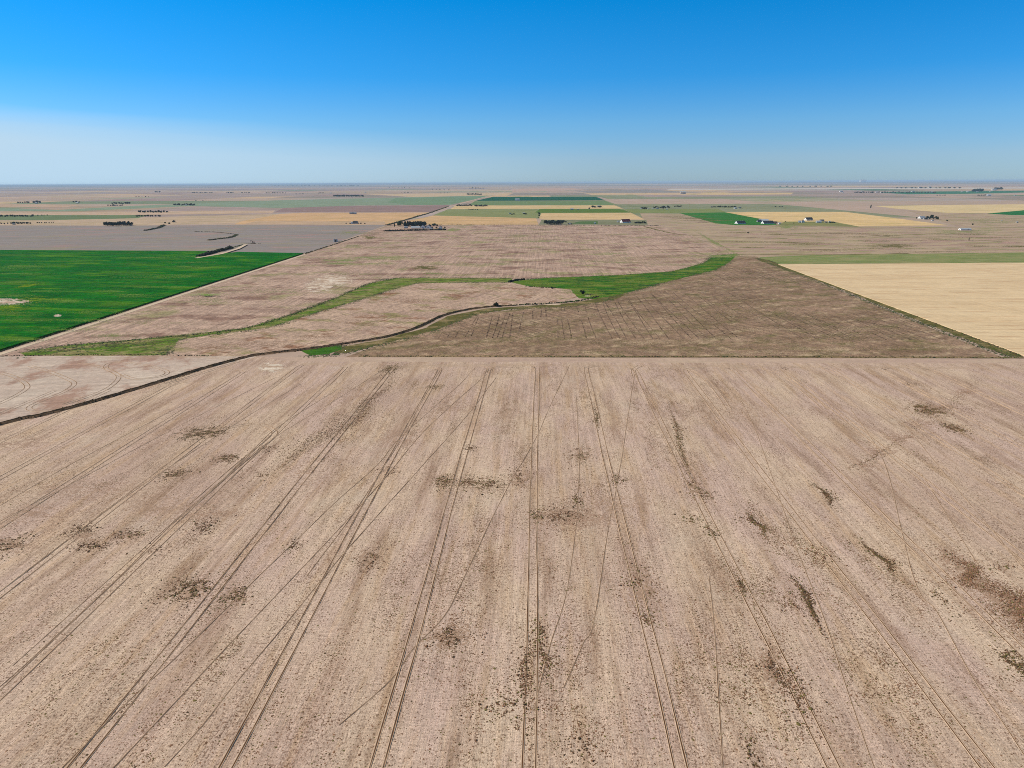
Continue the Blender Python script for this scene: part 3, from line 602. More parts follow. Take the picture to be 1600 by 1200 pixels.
PATCH = [  # px centre, px radii, weeds per m2, palette
 (318, 676, 25, 7, 2.2, 2), (353, 716, 17, 4.5, 2.2, 2), (275, 740, 16, 6, 2, 2), (293, 922, 27, 14, 2.2, 3), (368, 932, 17, 11, 1.6, 3), (320, 824, 16, 12, .9, 0),
 (200, 835, 20, 7, 1.2, 1), (140, 853, 20, 7, 1.2, 1), (125, 829, 18, 6, 1.6, 0), (12, 852, 26, 12, .9, 2), (245, 858, 12, 6, .6, 0), (693, 752, 13, 8, 2, 2), (735, 754, 18, 6, 1.8, 2),
 (765, 757, 17, 7, 1.6, 2), (813, 745, 16, 12, .9, 0), (880, 806, 30, 12, .9, 0), (838, 807, 9, 8, 1.3, 2), (902, 782, 8, 8, 1.4, 2), (907, 710, 12, 9, 1.1, 2), (578, 873, 17, 13, .9, 0),
 (700, 993, 24, 18, .8, 0), (842, 985, 12, 16, 1.2, 2), (790, 1100, 28, 22, .7, 1), (905, 1165, 22, 20, .6, 0), (1082, 757, 10, 14, 1.4, 2), (1080, 810, 14, 8, .9, 2), (1111, 830, 9, 8, 1.6, 2),
 (1467, 932, 6, 9, 1.4, 2), (1448, 640, 20, 5.5, 2.6, 2), (1490, 669, 13, 5, 2.4, 2), (1275, 866, 22, 12, .8, 1), (1175, 1178, 7, 24, 1.6, 3), (460, 853, 10, 8, 1.4, 2), (1000, 905, 22, 26, .6, 1),
 (1012, 968, 14, 10, 1.1, 2), (965, 750, 12, 6, 1.2, 2), (420, 700, 10, 5, 1.0, 0), (1585, 1030, 18, 14, .8, 3), (1100, 775, 18, 6, .8, 2), (610, 577, 12, 6, 1.2, 2), (680, 605, 14, 3, .9, 2),
 (1420, 600, 14, 3, .3, 2), (610, 735, 12, 5, .8, 0), (735, 700, 9, 4, 1, 0), (410, 742, 14, 5, .4, 1), (1240, 1060, 14, 40, .5, 0), (1255, 1120, 30, 30, .35, 1), (1235, 940, 16, 20, .4, 1)]
SEG = [((1274, 758), (1303, 790), 1.1, 3.0, 3), ((1173, 800), (1197, 840), 1.4, 2.2, 2), ((1354, 850), (1400, 897), 1.2, 2.8, 3), ((1240, 905), (1282, 978), 1.2, 2.8, 3), ((1148, 900), (1160, 930), 1.0, 1.6, 2),
       ((1195, 1010), (1240, 1100), 2.2, 1.1, 0), ((600, 600), (520, 690), 5, .5, 1), ((560, 640), (440, 740), 6, .35, 1), ((1050, 640), (1078, 735), 1.6, .9, 2), ((1474, 866), (1560, 935), 4.0, 1.5, 4), ((1530, 905), (1640, 995), 5.6, 1.6, 4), ((1590, 950), (1680, 1030), 5, 1.5, 4),
       ((1560, 1020), (1600, 1060), 1.6, 1.4, 3), ((932, 640), (936, 668), .9, 1.4, 2), ((826, 1010), (815, 1110), 1.6, 1.1, 0), ((845, 990), (858, 1060), 1.4, 1.1, 1), ((1330, 735), (1400, 690), 2.2, .35, 1), ((1400, 690), (1520, 600), 2.5, .22, 1), ((360, 560), (230, 610), 1.5, .4, 2)]
pal = {4: [.35, .5, .15, 0], 0: [.6, .1, .1, .2], 1: [.55, .15, .25, .05], 2: [.4, .08, .38, .14], 3: [.34, .06, .3, .3]}
XX, RR, MI = [], [], []
for cx, cy, rx, ry, dn, pc in PATCH:
    c = at(cx, cy); wx = (at(cx+rx, cy)-at(cx-rx, cy)).length/2; wy = (at(cx, cy-ry)-at(cx, cy+ry)).length/2
    n = int(math.pi*wx*wy*dn*9)
    q = RNG.normal(0, .6, (n, 2))*np.where(RNG.random(n) < .3, 1.9, 1)[:, None]; nz_ = fbm(q[:, 0]*3.5+cx, q[:, 1]*3.5+cy, 4, 3); q = q[nz_ > RNG.uniform(.36, .56, n)]
    XX.append(np.stack([c.x+q[:, 0]*wx, c.y+q[:, 1]*wy], -1)); MI.append(RNG.choice(4, len(q), p=pal[pc])); RR.append(RNG.gamma(2.5, .040, len(q))+.10)
for p0, p1, wd, dn, pc in SEG:
    a_, b_ = at(*p0), at(*p1); L = (b_-a_).length; n = int(L*wd*2*dn*6); t = np.clip(RNG.normal(.5, .27, n), -.25, 1.25); d = (b_-a_).normalized()
    o = RNG.normal(0, wd*.42, n)*(.6+1.1*vnoise(t*5+p0[0], t*0, 6))+(vnoise(t*3+p0[1], t*0, 7)-.5)*wd*2.2; hl = RNG.random(n) < .22; o = np.where(hl, o*3.2, o)
    q = np.stack([a_.x+d.x*L*t-d.y*o, a_.y+d.y*L*t+d.x*o], -1); XX.append(q); MI.append(RNG.choice(4, n, p=pal[pc])); RR.append(RNG.gamma(2.5, .038, n)+.10)
XX, RR, MI = np.concatenate(XX), np.concatenate(RR), np.concatenate(MI); print('patch weeds', len(XX))
tufts('weed_patches', XX, RR, RR*RNG.uniform(.2, .6, len(XX)), WM, MI, 'denser dark clumps of weeds forming patches in the foreground stubble', 'weeds', rings=2)

def along(pts, step, spread, shift=(0, 0)):
    P_ = smooth(pts, step); out = []
    for p in P_:
        out.append((p.x+random.gauss(0, spread)+shift[0], p.y+random.gauss(0, spread)+shift[1]))
    return np.array(out)
BR = [plain('brush_dark', A(40, 44, 24), .95, .35, 2), plain('brush_brown', A(82, 64, 42), .95, .3, 2), plain('brush_green', A(64, 86, 30), .95, .3, 2), plain('brush_deep', A(22, 30, 18), .95, .3, 2)]
def brush(px, dens, spread, r0, h0, p, label, z=0.0, name='brush'):
    B = P(*px); L = sum((B[i+1]-B[i]).length for i in range(len(B)-1)); base = smooth(B, 3)
    n = int(L*dens); t = RNG.random(n)*(len(base)-1); i = t.astype(int); f = t-i
    bx = np.array([(b.x, b.y) for b in base]); q = bx[i]*(1-f[:, None])+bx[np.minimum(i+1, len(bx)-1)]*f[:, None]+RNG.normal(0, spread, (n, 2))
    g = .55+.9*fbm(q[:, 0]/7, q[:, 1]/7, 9, 3)
    r = r0*RNG.uniform(.6, 1.3, n)*g; return tufts(name, q, r, h0*RNG.uniform(.5, 1.3, n)*g, BR, RNG.choice(4, n, p=p), label, 'brush', rings=2, z=z)
CREEK = [(-400, 778), (0, 663), (60, 650), (140, 629), (225, 604), (300, 581), (350, 567), (400, 555), (470, 547)]
CREEK2 = [(470, 547), (530, 538.5), (600, 527), (640, 516), (665, 506), (690, 494), (720, 486), (760, 480), (800, 477.5)]
CREEK3 = [(800, 477.5), (860, 474), (905, 470), (935, 463)]
def bank(px, wd, ht, label):
    V, T, mi = [], [], []; pts = smooth(P(*px), 3); n = len(pts)
    prof = [(-1.15, 0.01), (-.75, .35), (-.45, .75), (0, 1), (.5, .7), (1, .01)]; pm = [1, 1, 0, 0, 0]
    for i, p in enumerate(pts):
        d = pts[min(i+1, n-1)]-pts[max(i-1, 0)]; d.z = 0; d.normalize(); nr = Vector((d.y, -d.x, 0))
        for u, hz in prof:
            q = p-nr*(u*wd*.5*random.uniform(.85, 1.15)); V.append((q.x, q.y, ht*hz*random.uniform(.75, 1.2)+.01))
    for i in range(n-1):
        for j in range(5): a_ = 6*i+j; T += [(a_, a_+1, a_+7), (a_, a_+7, a_+6)]; mi += [pm[j]]*2
    o = link('ditch_bank', tri_mesh('ditch_bank', V, T, mi), [worn('bank_dark', A(44, 36, 24), A(74, 60, 42), 2.5, .4, .6), plain('bank_soil', A(128, 98, 70), .95, .25, 2)]); tag(o, label, 'bank', kind='structure')
bank(CREEK, 4.6, 1.2, 'dark earth ditch bank cutting diagonally down the left foreground'); bank(CREEK2, 4.2, 1.2, 'earth bank of the ditch below the middle stubble field')
brush(CREEK, 20, .85, .28, .85, [.35, .35, .05, .25], 'dark weedy brush lining the ditch on the left')
brush(CREEK2, 16, .85, .34, .85, [.4, .12, .2, .28], 'dark green brush lining the middle ditch')
brush(CREEK3, 2.0, 1.1, .7, 1.0, [.35, .1, .45, .1], 'low green brush along the upper ditch')
brush([(795, 441), (800, 439.5), (808, 438), (818, 437)], 7, .8, .9, 1.8, [.3, 0, .1, .6], 'short black brush line at the left tip of the marsh')
brush([(822, 447.5), (850, 449.5), (880, 450.5)], 1.2, 1, .7, .8, [.3, .2, .4, .1], 'thin brush line along the near edge of the marsh')
brush([(100, 541), (250, 527.5), (380, 513.5), (450, 493.5), (520, 467.5), (580, 442.5), (618, 436)], 1.2, 1.3, .6, .4, [.15, .15, .7, 0], 'low weeds along the upper edge of the swale')
SWU = [(40, 550), (100, 540), (250, 527), (380, 513), (450, 493), (520, 467), (580, 442), (618, 434.5), (700, 434), (800, 434.5)]
SWL = [(800, 441), (700, 441.5), (650, 443), (605, 455), (560, 469), (480, 493), (420, 512), (330, 523), (280, 531), (258, 554)]
for e_, lb_ in ((SWU, 'scattered green weeds fringing the far edge of the swale'), (SWL, 'scattered green weeds fringing the near edge of the swale'),
                ([(795, 440), (850, 434.5), (960, 430), (1050, 424), (1098, 411), (1118, 399), (1152, 396.5)], 'scattered weeds fringing the far edge of the marsh'),
                ([(1142, 408), (1120, 421), (1080, 431), (1020, 446), (985, 456), (945, 468)], 'scattered weeds fringing the near edge of the marsh'),
                ([(470, 548), (500, 543), (532, 539.5), (534, 547), (522, 555), (478, 556)], 'weeds fringing the small lush triangle of grass'),
                ([(540, 551), (600, 537), (680, 516), (745, 491), (800, 483), (900, 478), (960, 468)], 'scattered weeds spilling from the verge into the dark fallow'),
                ([(1185, 404), (1198, 410), (1316, 455), (1456, 511), (1578, 557)], 'scattered weeds spilling from the wheat verge into the dark fallow')):
    brush(e_, 4.5, 3.0, .7, .10, [.05, .30, .62, .03], lb_, name='weed_fringe')
brush([(60, 548), (150, 541), (230, 538)], 9, 9, .8, .15, [0, .35, .65, 0], 'scattered yellowish weeds at the left tip of the swale', name='weed_fringe')
brush([(560, 556.6), (900, 557), (1250, 557.6), (1600, 559)], 1.4, 1.0, .5, .35, [.3, .35, .3, .05], 'low weeds along the boundary of the foreground field')
brush([(0, 556.5), (100, 554.8), (240, 554.8), (330, 556)], 1.2, .7, .5, .4, [.1, .5, .35, .05], 'low weeds between the swale and the pale field')
brush([(1200, 407), (1330, 453), (1470, 508), (1595, 556)], 1.6, 1.4, .6, .35, [.2, .5, .3, 0], 'rank weeds on the verge beside the wheat')
brush([(0, 549.8), (240, 472.2), (474, 397.2)], 1.6, .3, .45, .5, [.4, .4, .2, 0], 'dark tuft line at the foot of the green crop')  # dark tufts along the near edge of the crop
brush([(312, 401), (325, 397.5), (338, 394), (352, 390.5), (360, 388)], 5, 1.8, 1.7, 3.6, [.35, 0, .1, .55], 'dark dense brush strip beside the short bank road', z=0)
brush([(358, 388.5), (368, 385.5), (380, 383)], 1.5, 1.5, 1.2, 1.2, [.2, .1, .7, 0], 'thin green brush beyond the dark strip')
brush([(326, 375.5), (345, 373.2), (360, 371.2), (370, 367)], 1.6, 2, 1.8, 1.8, [.3, .4, .3, 0], 'brush line bending across the mauve fallow')
brush([(305, 362), (330, 362.5), (350, 364), (370, 366.5)], .9, 1, 1.2, 1.0, [.3, .5, .2, 0], 'thin fence-row brush on the mauve fallow')
brush([(227, 360.5), (240, 358), (248, 356), (256, 352)], 1.4, 2.5, 2.2, 2.4, [.5, .2, .2, .1], 'short dark brush line on the far mauve fallow')
brush([(384, 380), (395, 380.8), (410, 381.2)], .7, 1, 1, .8, [.3, .4, .3, 0], 'thin brush line leading to the pump')
brush([(604, 352), (640, 342), (672, 332.5), (700, 323)], .8, 2.5, 1.8, 2.0, [.4, .3, .3, 0], 'brush along the gravel road behind the farmyard')
brush([(606, 352.2), (700, 351.5), (840, 352), (1030, 352.6)], .55, 1.5, 1.6, 1.2, [.3, .4, .3, 0], 'weeds along the farm lane')
brush([(476, 396.8), (500, 389), (525, 381), (560, 369.5)], .9, 1, 1, 1, [.3, .5, .2, 0], 'weeds along the narrow brown track')

def spread_one(cx, cy, rx, ry, z, ang=0, dn=2.4):
    k = pxm(cy); area = math.pi*rx*k*(at(cx, cy-ry)-at(cx, cy+ry)).length/2
    r0 = min(3.5, max(.5, k*.9)); n = int(min(1200*dn, area/(r0*r0)*dn)+40)
    q = RNG.normal(0, .5, (n, 2)); f_ = fbm(q[:, 0]*2.2+cx, q[:, 1]*4+cy, 14, 4); q = q[f_ > RNG.uniform(.36, .6, n)]
    u = cx+q[:, 0]*rx*math.cos(ang)-q[:, 1]*ry*math.sin(ang); v = cy+q[:, 0]*rx*math.sin(ang)+q[:, 1]*ry*math.cos(ang)
    return np.array([tuple(at(a_, b_, z))[:2] for a_, b_ in zip(u, v)]), r0*RNG.uniform(.5, 1.3, len(u))
for cx, cy, rx, ry, z, mat, label, name, cat, ang in SPQ:
    xy, r = spread_one(cx, cy, rx, ry, z, ang, 14 if mat == BARE else 2.4)
    tufts(name, xy, r, r*.06+.03, [mat], np.zeros(len(xy), int), label, cat, z=z)
for name, cat, label, mat, z, items in MSP:
    qs = [spread_one(*it[:4], z, it[4] if len(it) > 4 else 0, dn=1.1) for it in items]; xy = np.concatenate([a_[0] for a_ in qs]); r = np.concatenate([a_[1] for a_ in qs])*.7
    tufts(name, xy, r, r*.08+.03, [mat], np.zeros(len(xy), int), label, cat, z=z)
# tractor rows in the dark fallow: thin worn lines running up and slanting across it
def inside(p, poly):
    c = False; j = len(poly)-1
    for i in range(len(poly)):
        a_, b_ = poly[i], poly[j]
        if (a_.y > p.y) != (b_.y > p.y) and p.x < (b_.x-a_.x)*(p.y-a_.y)/(b_.y-a_.y)+a_.x: c = not c
        j = i
    return c
FP = P((560, 556), (620, 540), (690, 518), (745, 495), (900, 477), (960, 470), (1040, 452), (1110, 432), (1142, 410), (1182, 408), (1545, 556))
V0 = []
for fam in range(2):
    u0 = -420
    while u0 < 1500:
        u0 += random.choice((3.6, 5, 7, 9, 9, 12)); cur = []
        sl = 0 if fam == 0 else -.62
        for k in range(150):
            y_ = 556+k*7; x_ = u0+sl*(y_-556)+1.2*math.sin(y_/60+u0); p = Vector((x_, y_, 0))
            okk = inside(p, FP) and float(fbm(np.array([x_/90+fam*9]), np.array([y_/120]), 31, 3)[0]) > (.38 if fam == 0 else .42)
            if okk: cur.append(p)
            if (not okk or k == 149):
                if len(cur) > 3: V0.append(cur)
                cur = []
def lines_mesh(lines, wd, z):
    V, T = [], []
    for pts in lines:
        b = len(V); n = len(pts)
        for i, p in enumerate(pts):
            d = (pts[min(i+1, n-1)]-pts[max(i-1, 0)]).normalized(); w2 = wd/2*random.uniform(.4, 1.2); V += [(p.x+d.y*w2, p.y-d.x*w2, z), (p.x-d.y*w2, p.y+d.x*w2, z)]
        for i in range(n-1): a_ = b+2*i; T += [(a_, a_+1, a_+3), (a_, a_+3, a_+2)]
    return tri_mesh('row_marks', V, T)
tag(link('row_marks', lines_mesh(V0, 1.05, .034), worn('row_soil', A(88, 72, 54), A(148, 122, 103), 9, .36, .62)), 'thin dark tractor rows running up and slanting across the dark fallow field', 'track', kind='structure')

# ------------------------------------------------------------------ trees
def crown_mesh(name, kind, seed, n=520):
    rg = np.random.default_rng(seed)
    lobes = []
    nl = {'round': 9, 'wide': 12, 'cone': 10, 'bush': 7, 'tall': 10}[kind]
    for i in range(nl):
        t = i/(nl-1); a = rg.uniform(0, 6.28)
        if kind == 'round': c = (rg.uniform(.0, .30)*math.cos(a), rg.uniform(.0, .30)*math.sin(a), .34+.45*t); r = .26*(1.15-abs(t-.45))
        elif kind == 'wide': c = (rg.uniform(.1, .48)*math.cos(a), rg.uniform(.1, .48)*math.sin(a), .36+.36*rg.random()); r = rg.uniform(.18, .28)
        elif kind == 'cone': c = (.06*math.cos(a), .06*math.sin(a), .10+.80*t); r = .26*(1.08-t)
        elif kind == 'bush': c = (rg.uniform(.1, .42)*math.cos(a), rg.uniform(.1, .42)*math.sin(a), .22+.5*rg.random()); r = rg.uniform(.18, .30)
        else: c = (rg.uniform(0, .16)*math.cos(a), rg.uniform(0, .16)*math.sin(a), .22+.66*t); r = .19*(1.2-abs(t-.4))
        lobes.append((np.array(c), r))
    V, T, mi = [], [], []
    for k in range(n):
        c, r = lobes[rg.integers(nl)]; d = rg.normal(size=3); d /= np.linalg.norm(d); p = c+d*r*rg.uniform(.55, 1.08); p[2] = max(p[2], .03)
        s = rg.uniform(.045, .10); u = rg.normal(size=3); u /= np.linalg.norm(u); v = np.cross(u, d); v /= np.linalg.norm(v)+1e-6; b = len(V)
        V += [p+u*s, p+v*s, p-u*s*rg.uniform(.6, 1), p-v*s*rg.uniform(.6, 1)]; T += [(b, b+1, b+2), (b, b+2, b+3)]; mi += [int(rg.random() < .35)]*2
    return tri_mesh(name, V, T, mi)
def trunk_mesh(top=.55, r=.035):
    V, T = [], []; k = 6
    lv = [(0, 0, 0, r*1.5), (.01, 0, .15, r), (.02, .01, top*.6, r*.8), (.0, .02, top, r*.35)]
    def tube(lv):
        b = len(V)
        for x, y, z, q in lv:
            for j in range(k): V.append((x+q*math.cos(j*6.283/k), y+q*math.sin(j*6.283/k), z))
        for i in range(len(lv)-1):
            for j in range(k): a_, c_ = b+i*k+j, b+i*k+(j+1) % k; T.extend([(a_, c_, c_+k), (a_, c_+k, a_+k)])
    tube(lv)
    for a in (0.4, 2.3, 4.4): tube([(.01, 0, top*.4, r*.5), (.16*math.cos(a), .16*math.sin(a), top*.75, r*.35), (.26*math.cos(a), .26*math.sin(a), top*.98, r*.15)])
    return tri_mesh('trunk', V, T)
LEAF = {'dark': [plain('leaf_dark', A(30, 44, 26), .9, .3, 3), plain('leaf_dark_tip', A(52, 66, 34), .9, .3, 3)],
        'blue': [plain('leaf_blue', A(36, 52, 44), .9, .3, 3), plain('leaf_blue_tip', A(60, 78, 62), .9, .3, 3)],
        'green': [plain('leaf_green', A(36, 56, 24), .9, .3, 3), plain('leaf_green_tip', A(66, 84, 36), .9, .3, 3)]}
BARK = plain('bark', A(86, 70, 56), .95, .2, .5)
TRK = trunk_mesh(); TRK.materials.append(BARK)
PROTO = {}
def tree(kind, leaf, loc, h, wf, label, group, name=None):
    """each tree: Empty at its foot > trunk, crown"""
    v = random.randrange(3); key = (kind, leaf, v)
    if key not in PROTO:
        me = crown_mesh('crown', kind, hash_(kind)+v*31+7)
        for m in LEAF[leaf]: me.materials.append(m)
        PROTO[key] = me
    nm = name or {'bush': 'bush', 'cone': 'conifer_tree'}.get(kind, 'tree')
    o = empty(nm, loc, random.uniform(0, 6.28)); tag(o, label, 'bush' if nm in ('bush', 'hedge_shrub') else 'tree', group)
    for m, q in ((PROTO[key], 'crown'), (TRK, 'trunk')):
        c = bpy.data.objects.new(q, m); COL.objects.link(c); c.parent = o; c.scale = (h*wf, h*wf, h)
    return o
def hash_(s): return sum(ord(c)*(i+3) for i, c in enumerate(s))
def grove(px, kinds, leafs, hpx, desc, group, wf=1.0, yj=.6, noun='tree', name=None):
    px = sorted(px)
    for i, q in enumerate(px):
        x, y = q[0], q[1]; s = q[2] if len(q) > 2 else random.uniform(.75, 1.15)
        p = at(x, y+random.uniform(-yj, yj)*.5); h = hpx*s*pxm(y)*(1.35 if y < 340 else 1.0)
        lab = ('%s from the left %s' % (ORD[i]+' '+noun, desc)) if len(px) > 1 else '%s %s' % (noun, desc)
        tree(random.choice(kinds), random.choice(leafs), p, h, wf*random.uniform(.85, 1.25), lab, group if len(px) > 1 else None, name)
def row(x0, x1, y0, n, y1=None): return [(x0+(x1-x0)*(i+random.uniform(-.25, .25))/max(1, n-1), y0+((y1 or y0)-y0)*i/max(1, n-1)) for i in range(n)]

# near lone bushes by the ditch and marsh
tree('bush', 'dark', at(774.5, 478.8), 5.4, 1.05, 'round dark bush on the ditch bank below the middle stubble field', None)
tree('bush', 'dark', at(836, 476), 2.6, 1.1, 'small dark bush on the upper ditch right of the round bush', None)
tree('bush', 'dark', at(910, 459.5), 5.2, 1.05, 'dark bush standing over the small marsh pond', None)
tree('bush', 'dark', at(862, 451), 2.8, 1.3, 'low dark bush on the near edge of the marsh', None)
blot = blob(924, 460, 9, 1.1, .07, plain('blot_black', (.012, .014, .010, 1), .8, .1, 5, spec=.05), 'small black pond beside the marsh bush', 'blot', 'dark_mark')  # flat matt black patch to the right of the bush
blob(918, 462.6, 5, .7, .058, BARE, 'pale dirt rim below the small pond')
blob(861, 475.6, 13, .9, .058, DIRT, 'thin pale sand bar on the upper ditch')
tree('bush', 'dark', at(1169, 364.6), 4.2, 1.2, 'single dark bush on the dry pasture below the dark roofed barn', None)
tree('tall', 'green', at(1360.5, 325.5), 16, .62, 'tall lone tree at the tip of the long golden wheat band', None)
tree('bush', 'dark', at(1479.5, 345.6), 5, 1.2, 'round dark tree right of the white farm trailer', None, 'tree')
tree('bush', 'dark', at(1520, 351.4), 4.4, 1.2, 'small dark tree above the long white shed', None, 'tree')
for i, (x, y, s_) in enumerate(((258, 349, 4), (264.5, 350, 4.5), (271.5, 347.5, 7))):
    tree('bush', 'dark', at(x, y), s_*1.3, 1.3, ('left', 'middle', 'right')[i]+' dark bush of the three at the end of the far brush line', 'bushes at the far brush line')
# treed farmyard
FA = 'in the treed farmyard'
tree('wide', 'green', at(625, 354.6), 10*pxm(354), .85, 'largest rounded dark tree '+FA, None)
tree('tall', 'dark', at(616.5, 354.6), 5.4*pxm(354), .75, 'narrow dark tree left of the largest tree '+FA, None)
grove(row(633, 664, 353.6, 17), ['round', 'tall', 'wide', 'cone'], ['blue', 'dark'], 7.6, 'in the blue-dark row behind the long barn', 'trees behind the long barn', 1.05)
grove([(672, 354), (678, 353.4, 1.1), (683, 354), (675, 356.8, .6), (682, 357, .7), (695, 357.4, .8), (680, 353, .9)], ['round', 'bush'], ['dark', 'green'], 4.4, 'around the white farmhouse '+FA, 'trees around the white farmhouse')
grove(row(600, 696, 361.6, 56, 359.4), ['bush'], ['dark'], 2.8, 'in the clipped windbreak hedge before the farmyard', 'shrubs in the windbreak hedge', 1.35, .2, 'hedge shrub', 'hedge_shrub')
grove(row(853, 877, 350.6, 14), ['round', 'wide'], ['blue', 'dark'], 6.8, 'in the dark clump left of the red roofed barn', 'trees left of the red roofed barn', .9, 1.2)
grove([(881, 347), (884, 347.6), (888, 350.6, .7), (893, 351, .8)], ['bush'], ['dark'], 3.2, 'between the dark clump and the small paddock', 'trees by the small paddock')
grove(row(993, 1008, 349, 8), ['bush', 'round'], ['dark'], 3.2, 'in the low row right of the red roofed barn', 'trees right of the red roofed barn', 1.2)
grove(row(164, 206, 352.8, 19), ['round', 'wide'], ['blue', 'dark'], 6.8, 'in the dark grove behind the mauve fallow at the left', 'trees in the dark grove', .95, 1.2)
grove(row(18, 47, 350, 11), ['round', 'bush'], ['blue'], 3.6, 'in the bluish grove near the left edge', 'trees in the bluish grove', 1)
grove(row(2, 12, 350, 3), ['bush'], ['blue'], 2.4, 'left of the bluish grove at the left edge', 'small trees at the left edge')
grove(row(58, 84, 348.6, 8), ['bush'], ['dark', 'blue'], 2.2, 'in the loose row between the bluish and the dark grove', 'loose row of bushes')
grove(row(0, 52, 338.6, 14), ['bush', 'round'], ['blue'], 2.6, 'in the long low row above the bluish grove', 'long low tree row', 1.2)
grove(row(60, 75, 337, 4), ['bush'], ['dark'], 1.5, 'trailing right of the long low row', 'trailing bushes')
grove(row(219, 260, 332, 11), ['bush', 'round'], ['blue', 'dark'], 2.8, 'in the upper of two rows left of the orange wheat', 'upper row of trees', 1.3)
grove(row(214, 251, 338.6, 10), ['bush', 'round'], ['blue', 'dark'], 2.6, 'in the lower of two rows left of the orange wheat', 'lower row of trees', 1.3)
grove(row(176, 203, 318.6, 9), ['round', 'bush'], ['blue'], 2.2, 'in the row on the green sweep at the left', 'row on the green sweep', 1.4)
grove(row(169, 192, 321.4, 7), ['bush'], ['blue'], 1.8, 'just below the row on the green sweep', 'bushes on the green sweep', 1.4)
grove(row(272, 304, 321, 12), ['round', 'bush'], ['blue'], 2.6, 'around the far farm on the pale green sweep', 'trees around the far farm', 1.2)
grove(row(28, 46, 317.6, 6), ['round'], ['blue'], 2.2, 'in the left of two far blue clumps', 'left far blue clump', 1.3); grove(row(53, 62, 317.6, 4), ['round'], ['blue'], 3.6, 'in the right of two far blue clumps', 'right far blue clump', 1.1)
grove(row(116, 124, 316.6, 3), ['round'], ['blue'], 2.2, 'in the lone far clump at the left', 'lone far clump', 1.3)
for x0_, x1_, y_, n_, h_, nm_ in ((300, 312, 301.6, 4, 1.4, 'left'), (316, 332, 301.6, 5, 1.4, 'second'), (354, 364, 301.8, 4, 1.4, 'third'), (378, 390, 301.8, 4, 1.4, 'fourth'), (416, 446, 302, 8, 1.3, 'fifth'), (243, 250, 300.6, 3, 1.8, 'far left'),
                                  (213, 232, 308, 5, 1.2, 'lower left'), (464, 474, 303.6, 3, 1.3, 'sixth'), (608, 640, 293.8, 6, .9, 'central hazy'), (628, 642, 301.8, 4, 1.0, 'centre left'), (676, 700, 296.6, 5, .9, 'high centre'),
                                  (684, 700, 302, 4, 1.0, 'centre'), (735, 755, 294.8, 6, 1.4, 'blue centre'), (303, 330, 293, 7, 1.1, 'hazy blue left'), (498, 505, 302.2, 3, 1.2, 'seventh')):
    grove(row(x0_, x1_, y_, n_), ['round', 'wide'], ['blue'], h_, 'in the %s distant clump below the horizon' % nm_, '%s distant clump' % nm_, 1.6, .2)
grove(row(522, 568, 307.4, 18), ['round', 'wide'], ['blue'], 2.4, 'in the grey village grove left of centre', 'trees of the grey village grove', 1.5)
grove(row(715, 737, 322, 10), ['round', 'bush'], ['dark'], 2.0, 'in the left hedge by the gravel road', 'left roadside hedge trees', 1.5, .3); grove(row(743, 761, 322.6, 8), ['round', 'bush'], ['dark', 'blue'], 2.2, 'in the right hedge by the gravel road', 'right roadside hedge trees', 1.3, .3)
grove(row(731, 752, 304.6, 9), ['round'], ['blue'], 1.8, 'around the pale houses near the gravel road end', 'trees near the gravel road end', 1.4)
grove(row(733, 746, 327.8, 5), ['bush'], ['dark'], 1.2, 'in the small hedge on the olive pasture', 'small hedge', 1.4)
grove([(547, 349.6), (551, 349), (560, 349.6), (564, 349.8), (570, 350), (541, 350)], ['bush'], ['dark'], 2.0, 'around the lone farm on the orange wheat edge', 'trees around the lone wheat farm', 1.2)
grove([(926, 324.6), (929, 324.2), (935, 324), (938, 324.4), (921, 326.4)], ['bush', 'round'], ['dark'], 2.4, 'around the small pale farm on the yellow wheat strip', 'trees around the small pale farm', 1.2)
grove(row(1002, 1010, 326.4, 4), ['bush'], ['dark'], 2.2, 'at the left end of the hamlet', 'trees at the left of the hamlet', 1.2); grove(row(1022, 1046, 325, 9), ['bush', 'round'], ['blue', 'dark'], 2.4, 'among the grey roofs of the hamlet', 'trees among the hamlet roofs', 1.1)
grove(row(1054, 1064, 323.4, 4), ['bush'], ['blue'], 1.8, 'right of the hamlet', 'trees right of the hamlet', 1.4); grove(row(1112, 1150, 324, 13), ['bush'], ['dark', 'green'], 1.7, 'in the hedge leading to the far white sheds', 'hedge to the far white sheds', 1.4)
grove(row(1296, 1304, 348.4, 4), ['bush'], ['dark', 'green'], 2.6, 'at the right end of the farm sheds', 'trees at the right of the farm sheds', 1.2); grove([(1227, 346.4), (1240, 349), (1212, 349.6), (1218, 350)], ['bush'], ['dark', 'green'], 1.8, 'scattered between the two shed groups', 'trees between the shed groups', 1.2)
grove([(1453, 343), (1456, 342.6, 1.5), (1459, 343, .9), (1463, 342.8, 1.1), (1465, 343), (1447, 343, .6), (1432, 341.8, .6), (1449, 342.4)], ['round', 'tall'], ['dark'], 4.4, 'around the white barn farm at the right', 'trees around the white barn farm', .9)
grove(row(1336, 1364, 301.6, 9), ['bush', 'round'], ['blue'], 1.4, 'in the far right settlement, left part', 'far right settlement left trees', 1.5); grove(row(1374, 1462, 301.6, 22), ['bush', 'round'], ['blue'], 1.4, 'in the far right settlement, middle part', 'far right settlement middle trees', 1.4)
grove(row(1520, 1534, 299.6, 10), ['round', 'wide'], ['blue'], 2.8, 'in the big blue grove at far right', 'big blue grove', 1.2); grove(row(1555, 1564, 297, 4), ['round'], ['blue'], 2.2, 'in the small clump right of the big blue grove', 'small clump at far right', 1.3)
grove(row(1220, 1300, 292, 10), ['round'], ['blue'], .9, 'in the hazy line of trees above the right distance', 'hazy tree line', 2.2, .2); grove(row(1400, 1500, 294.4, 14), ['round'], ['blue'], 1.1, 'in the upper hazy line at far right', 'upper hazy tree line', 2.0, .2)
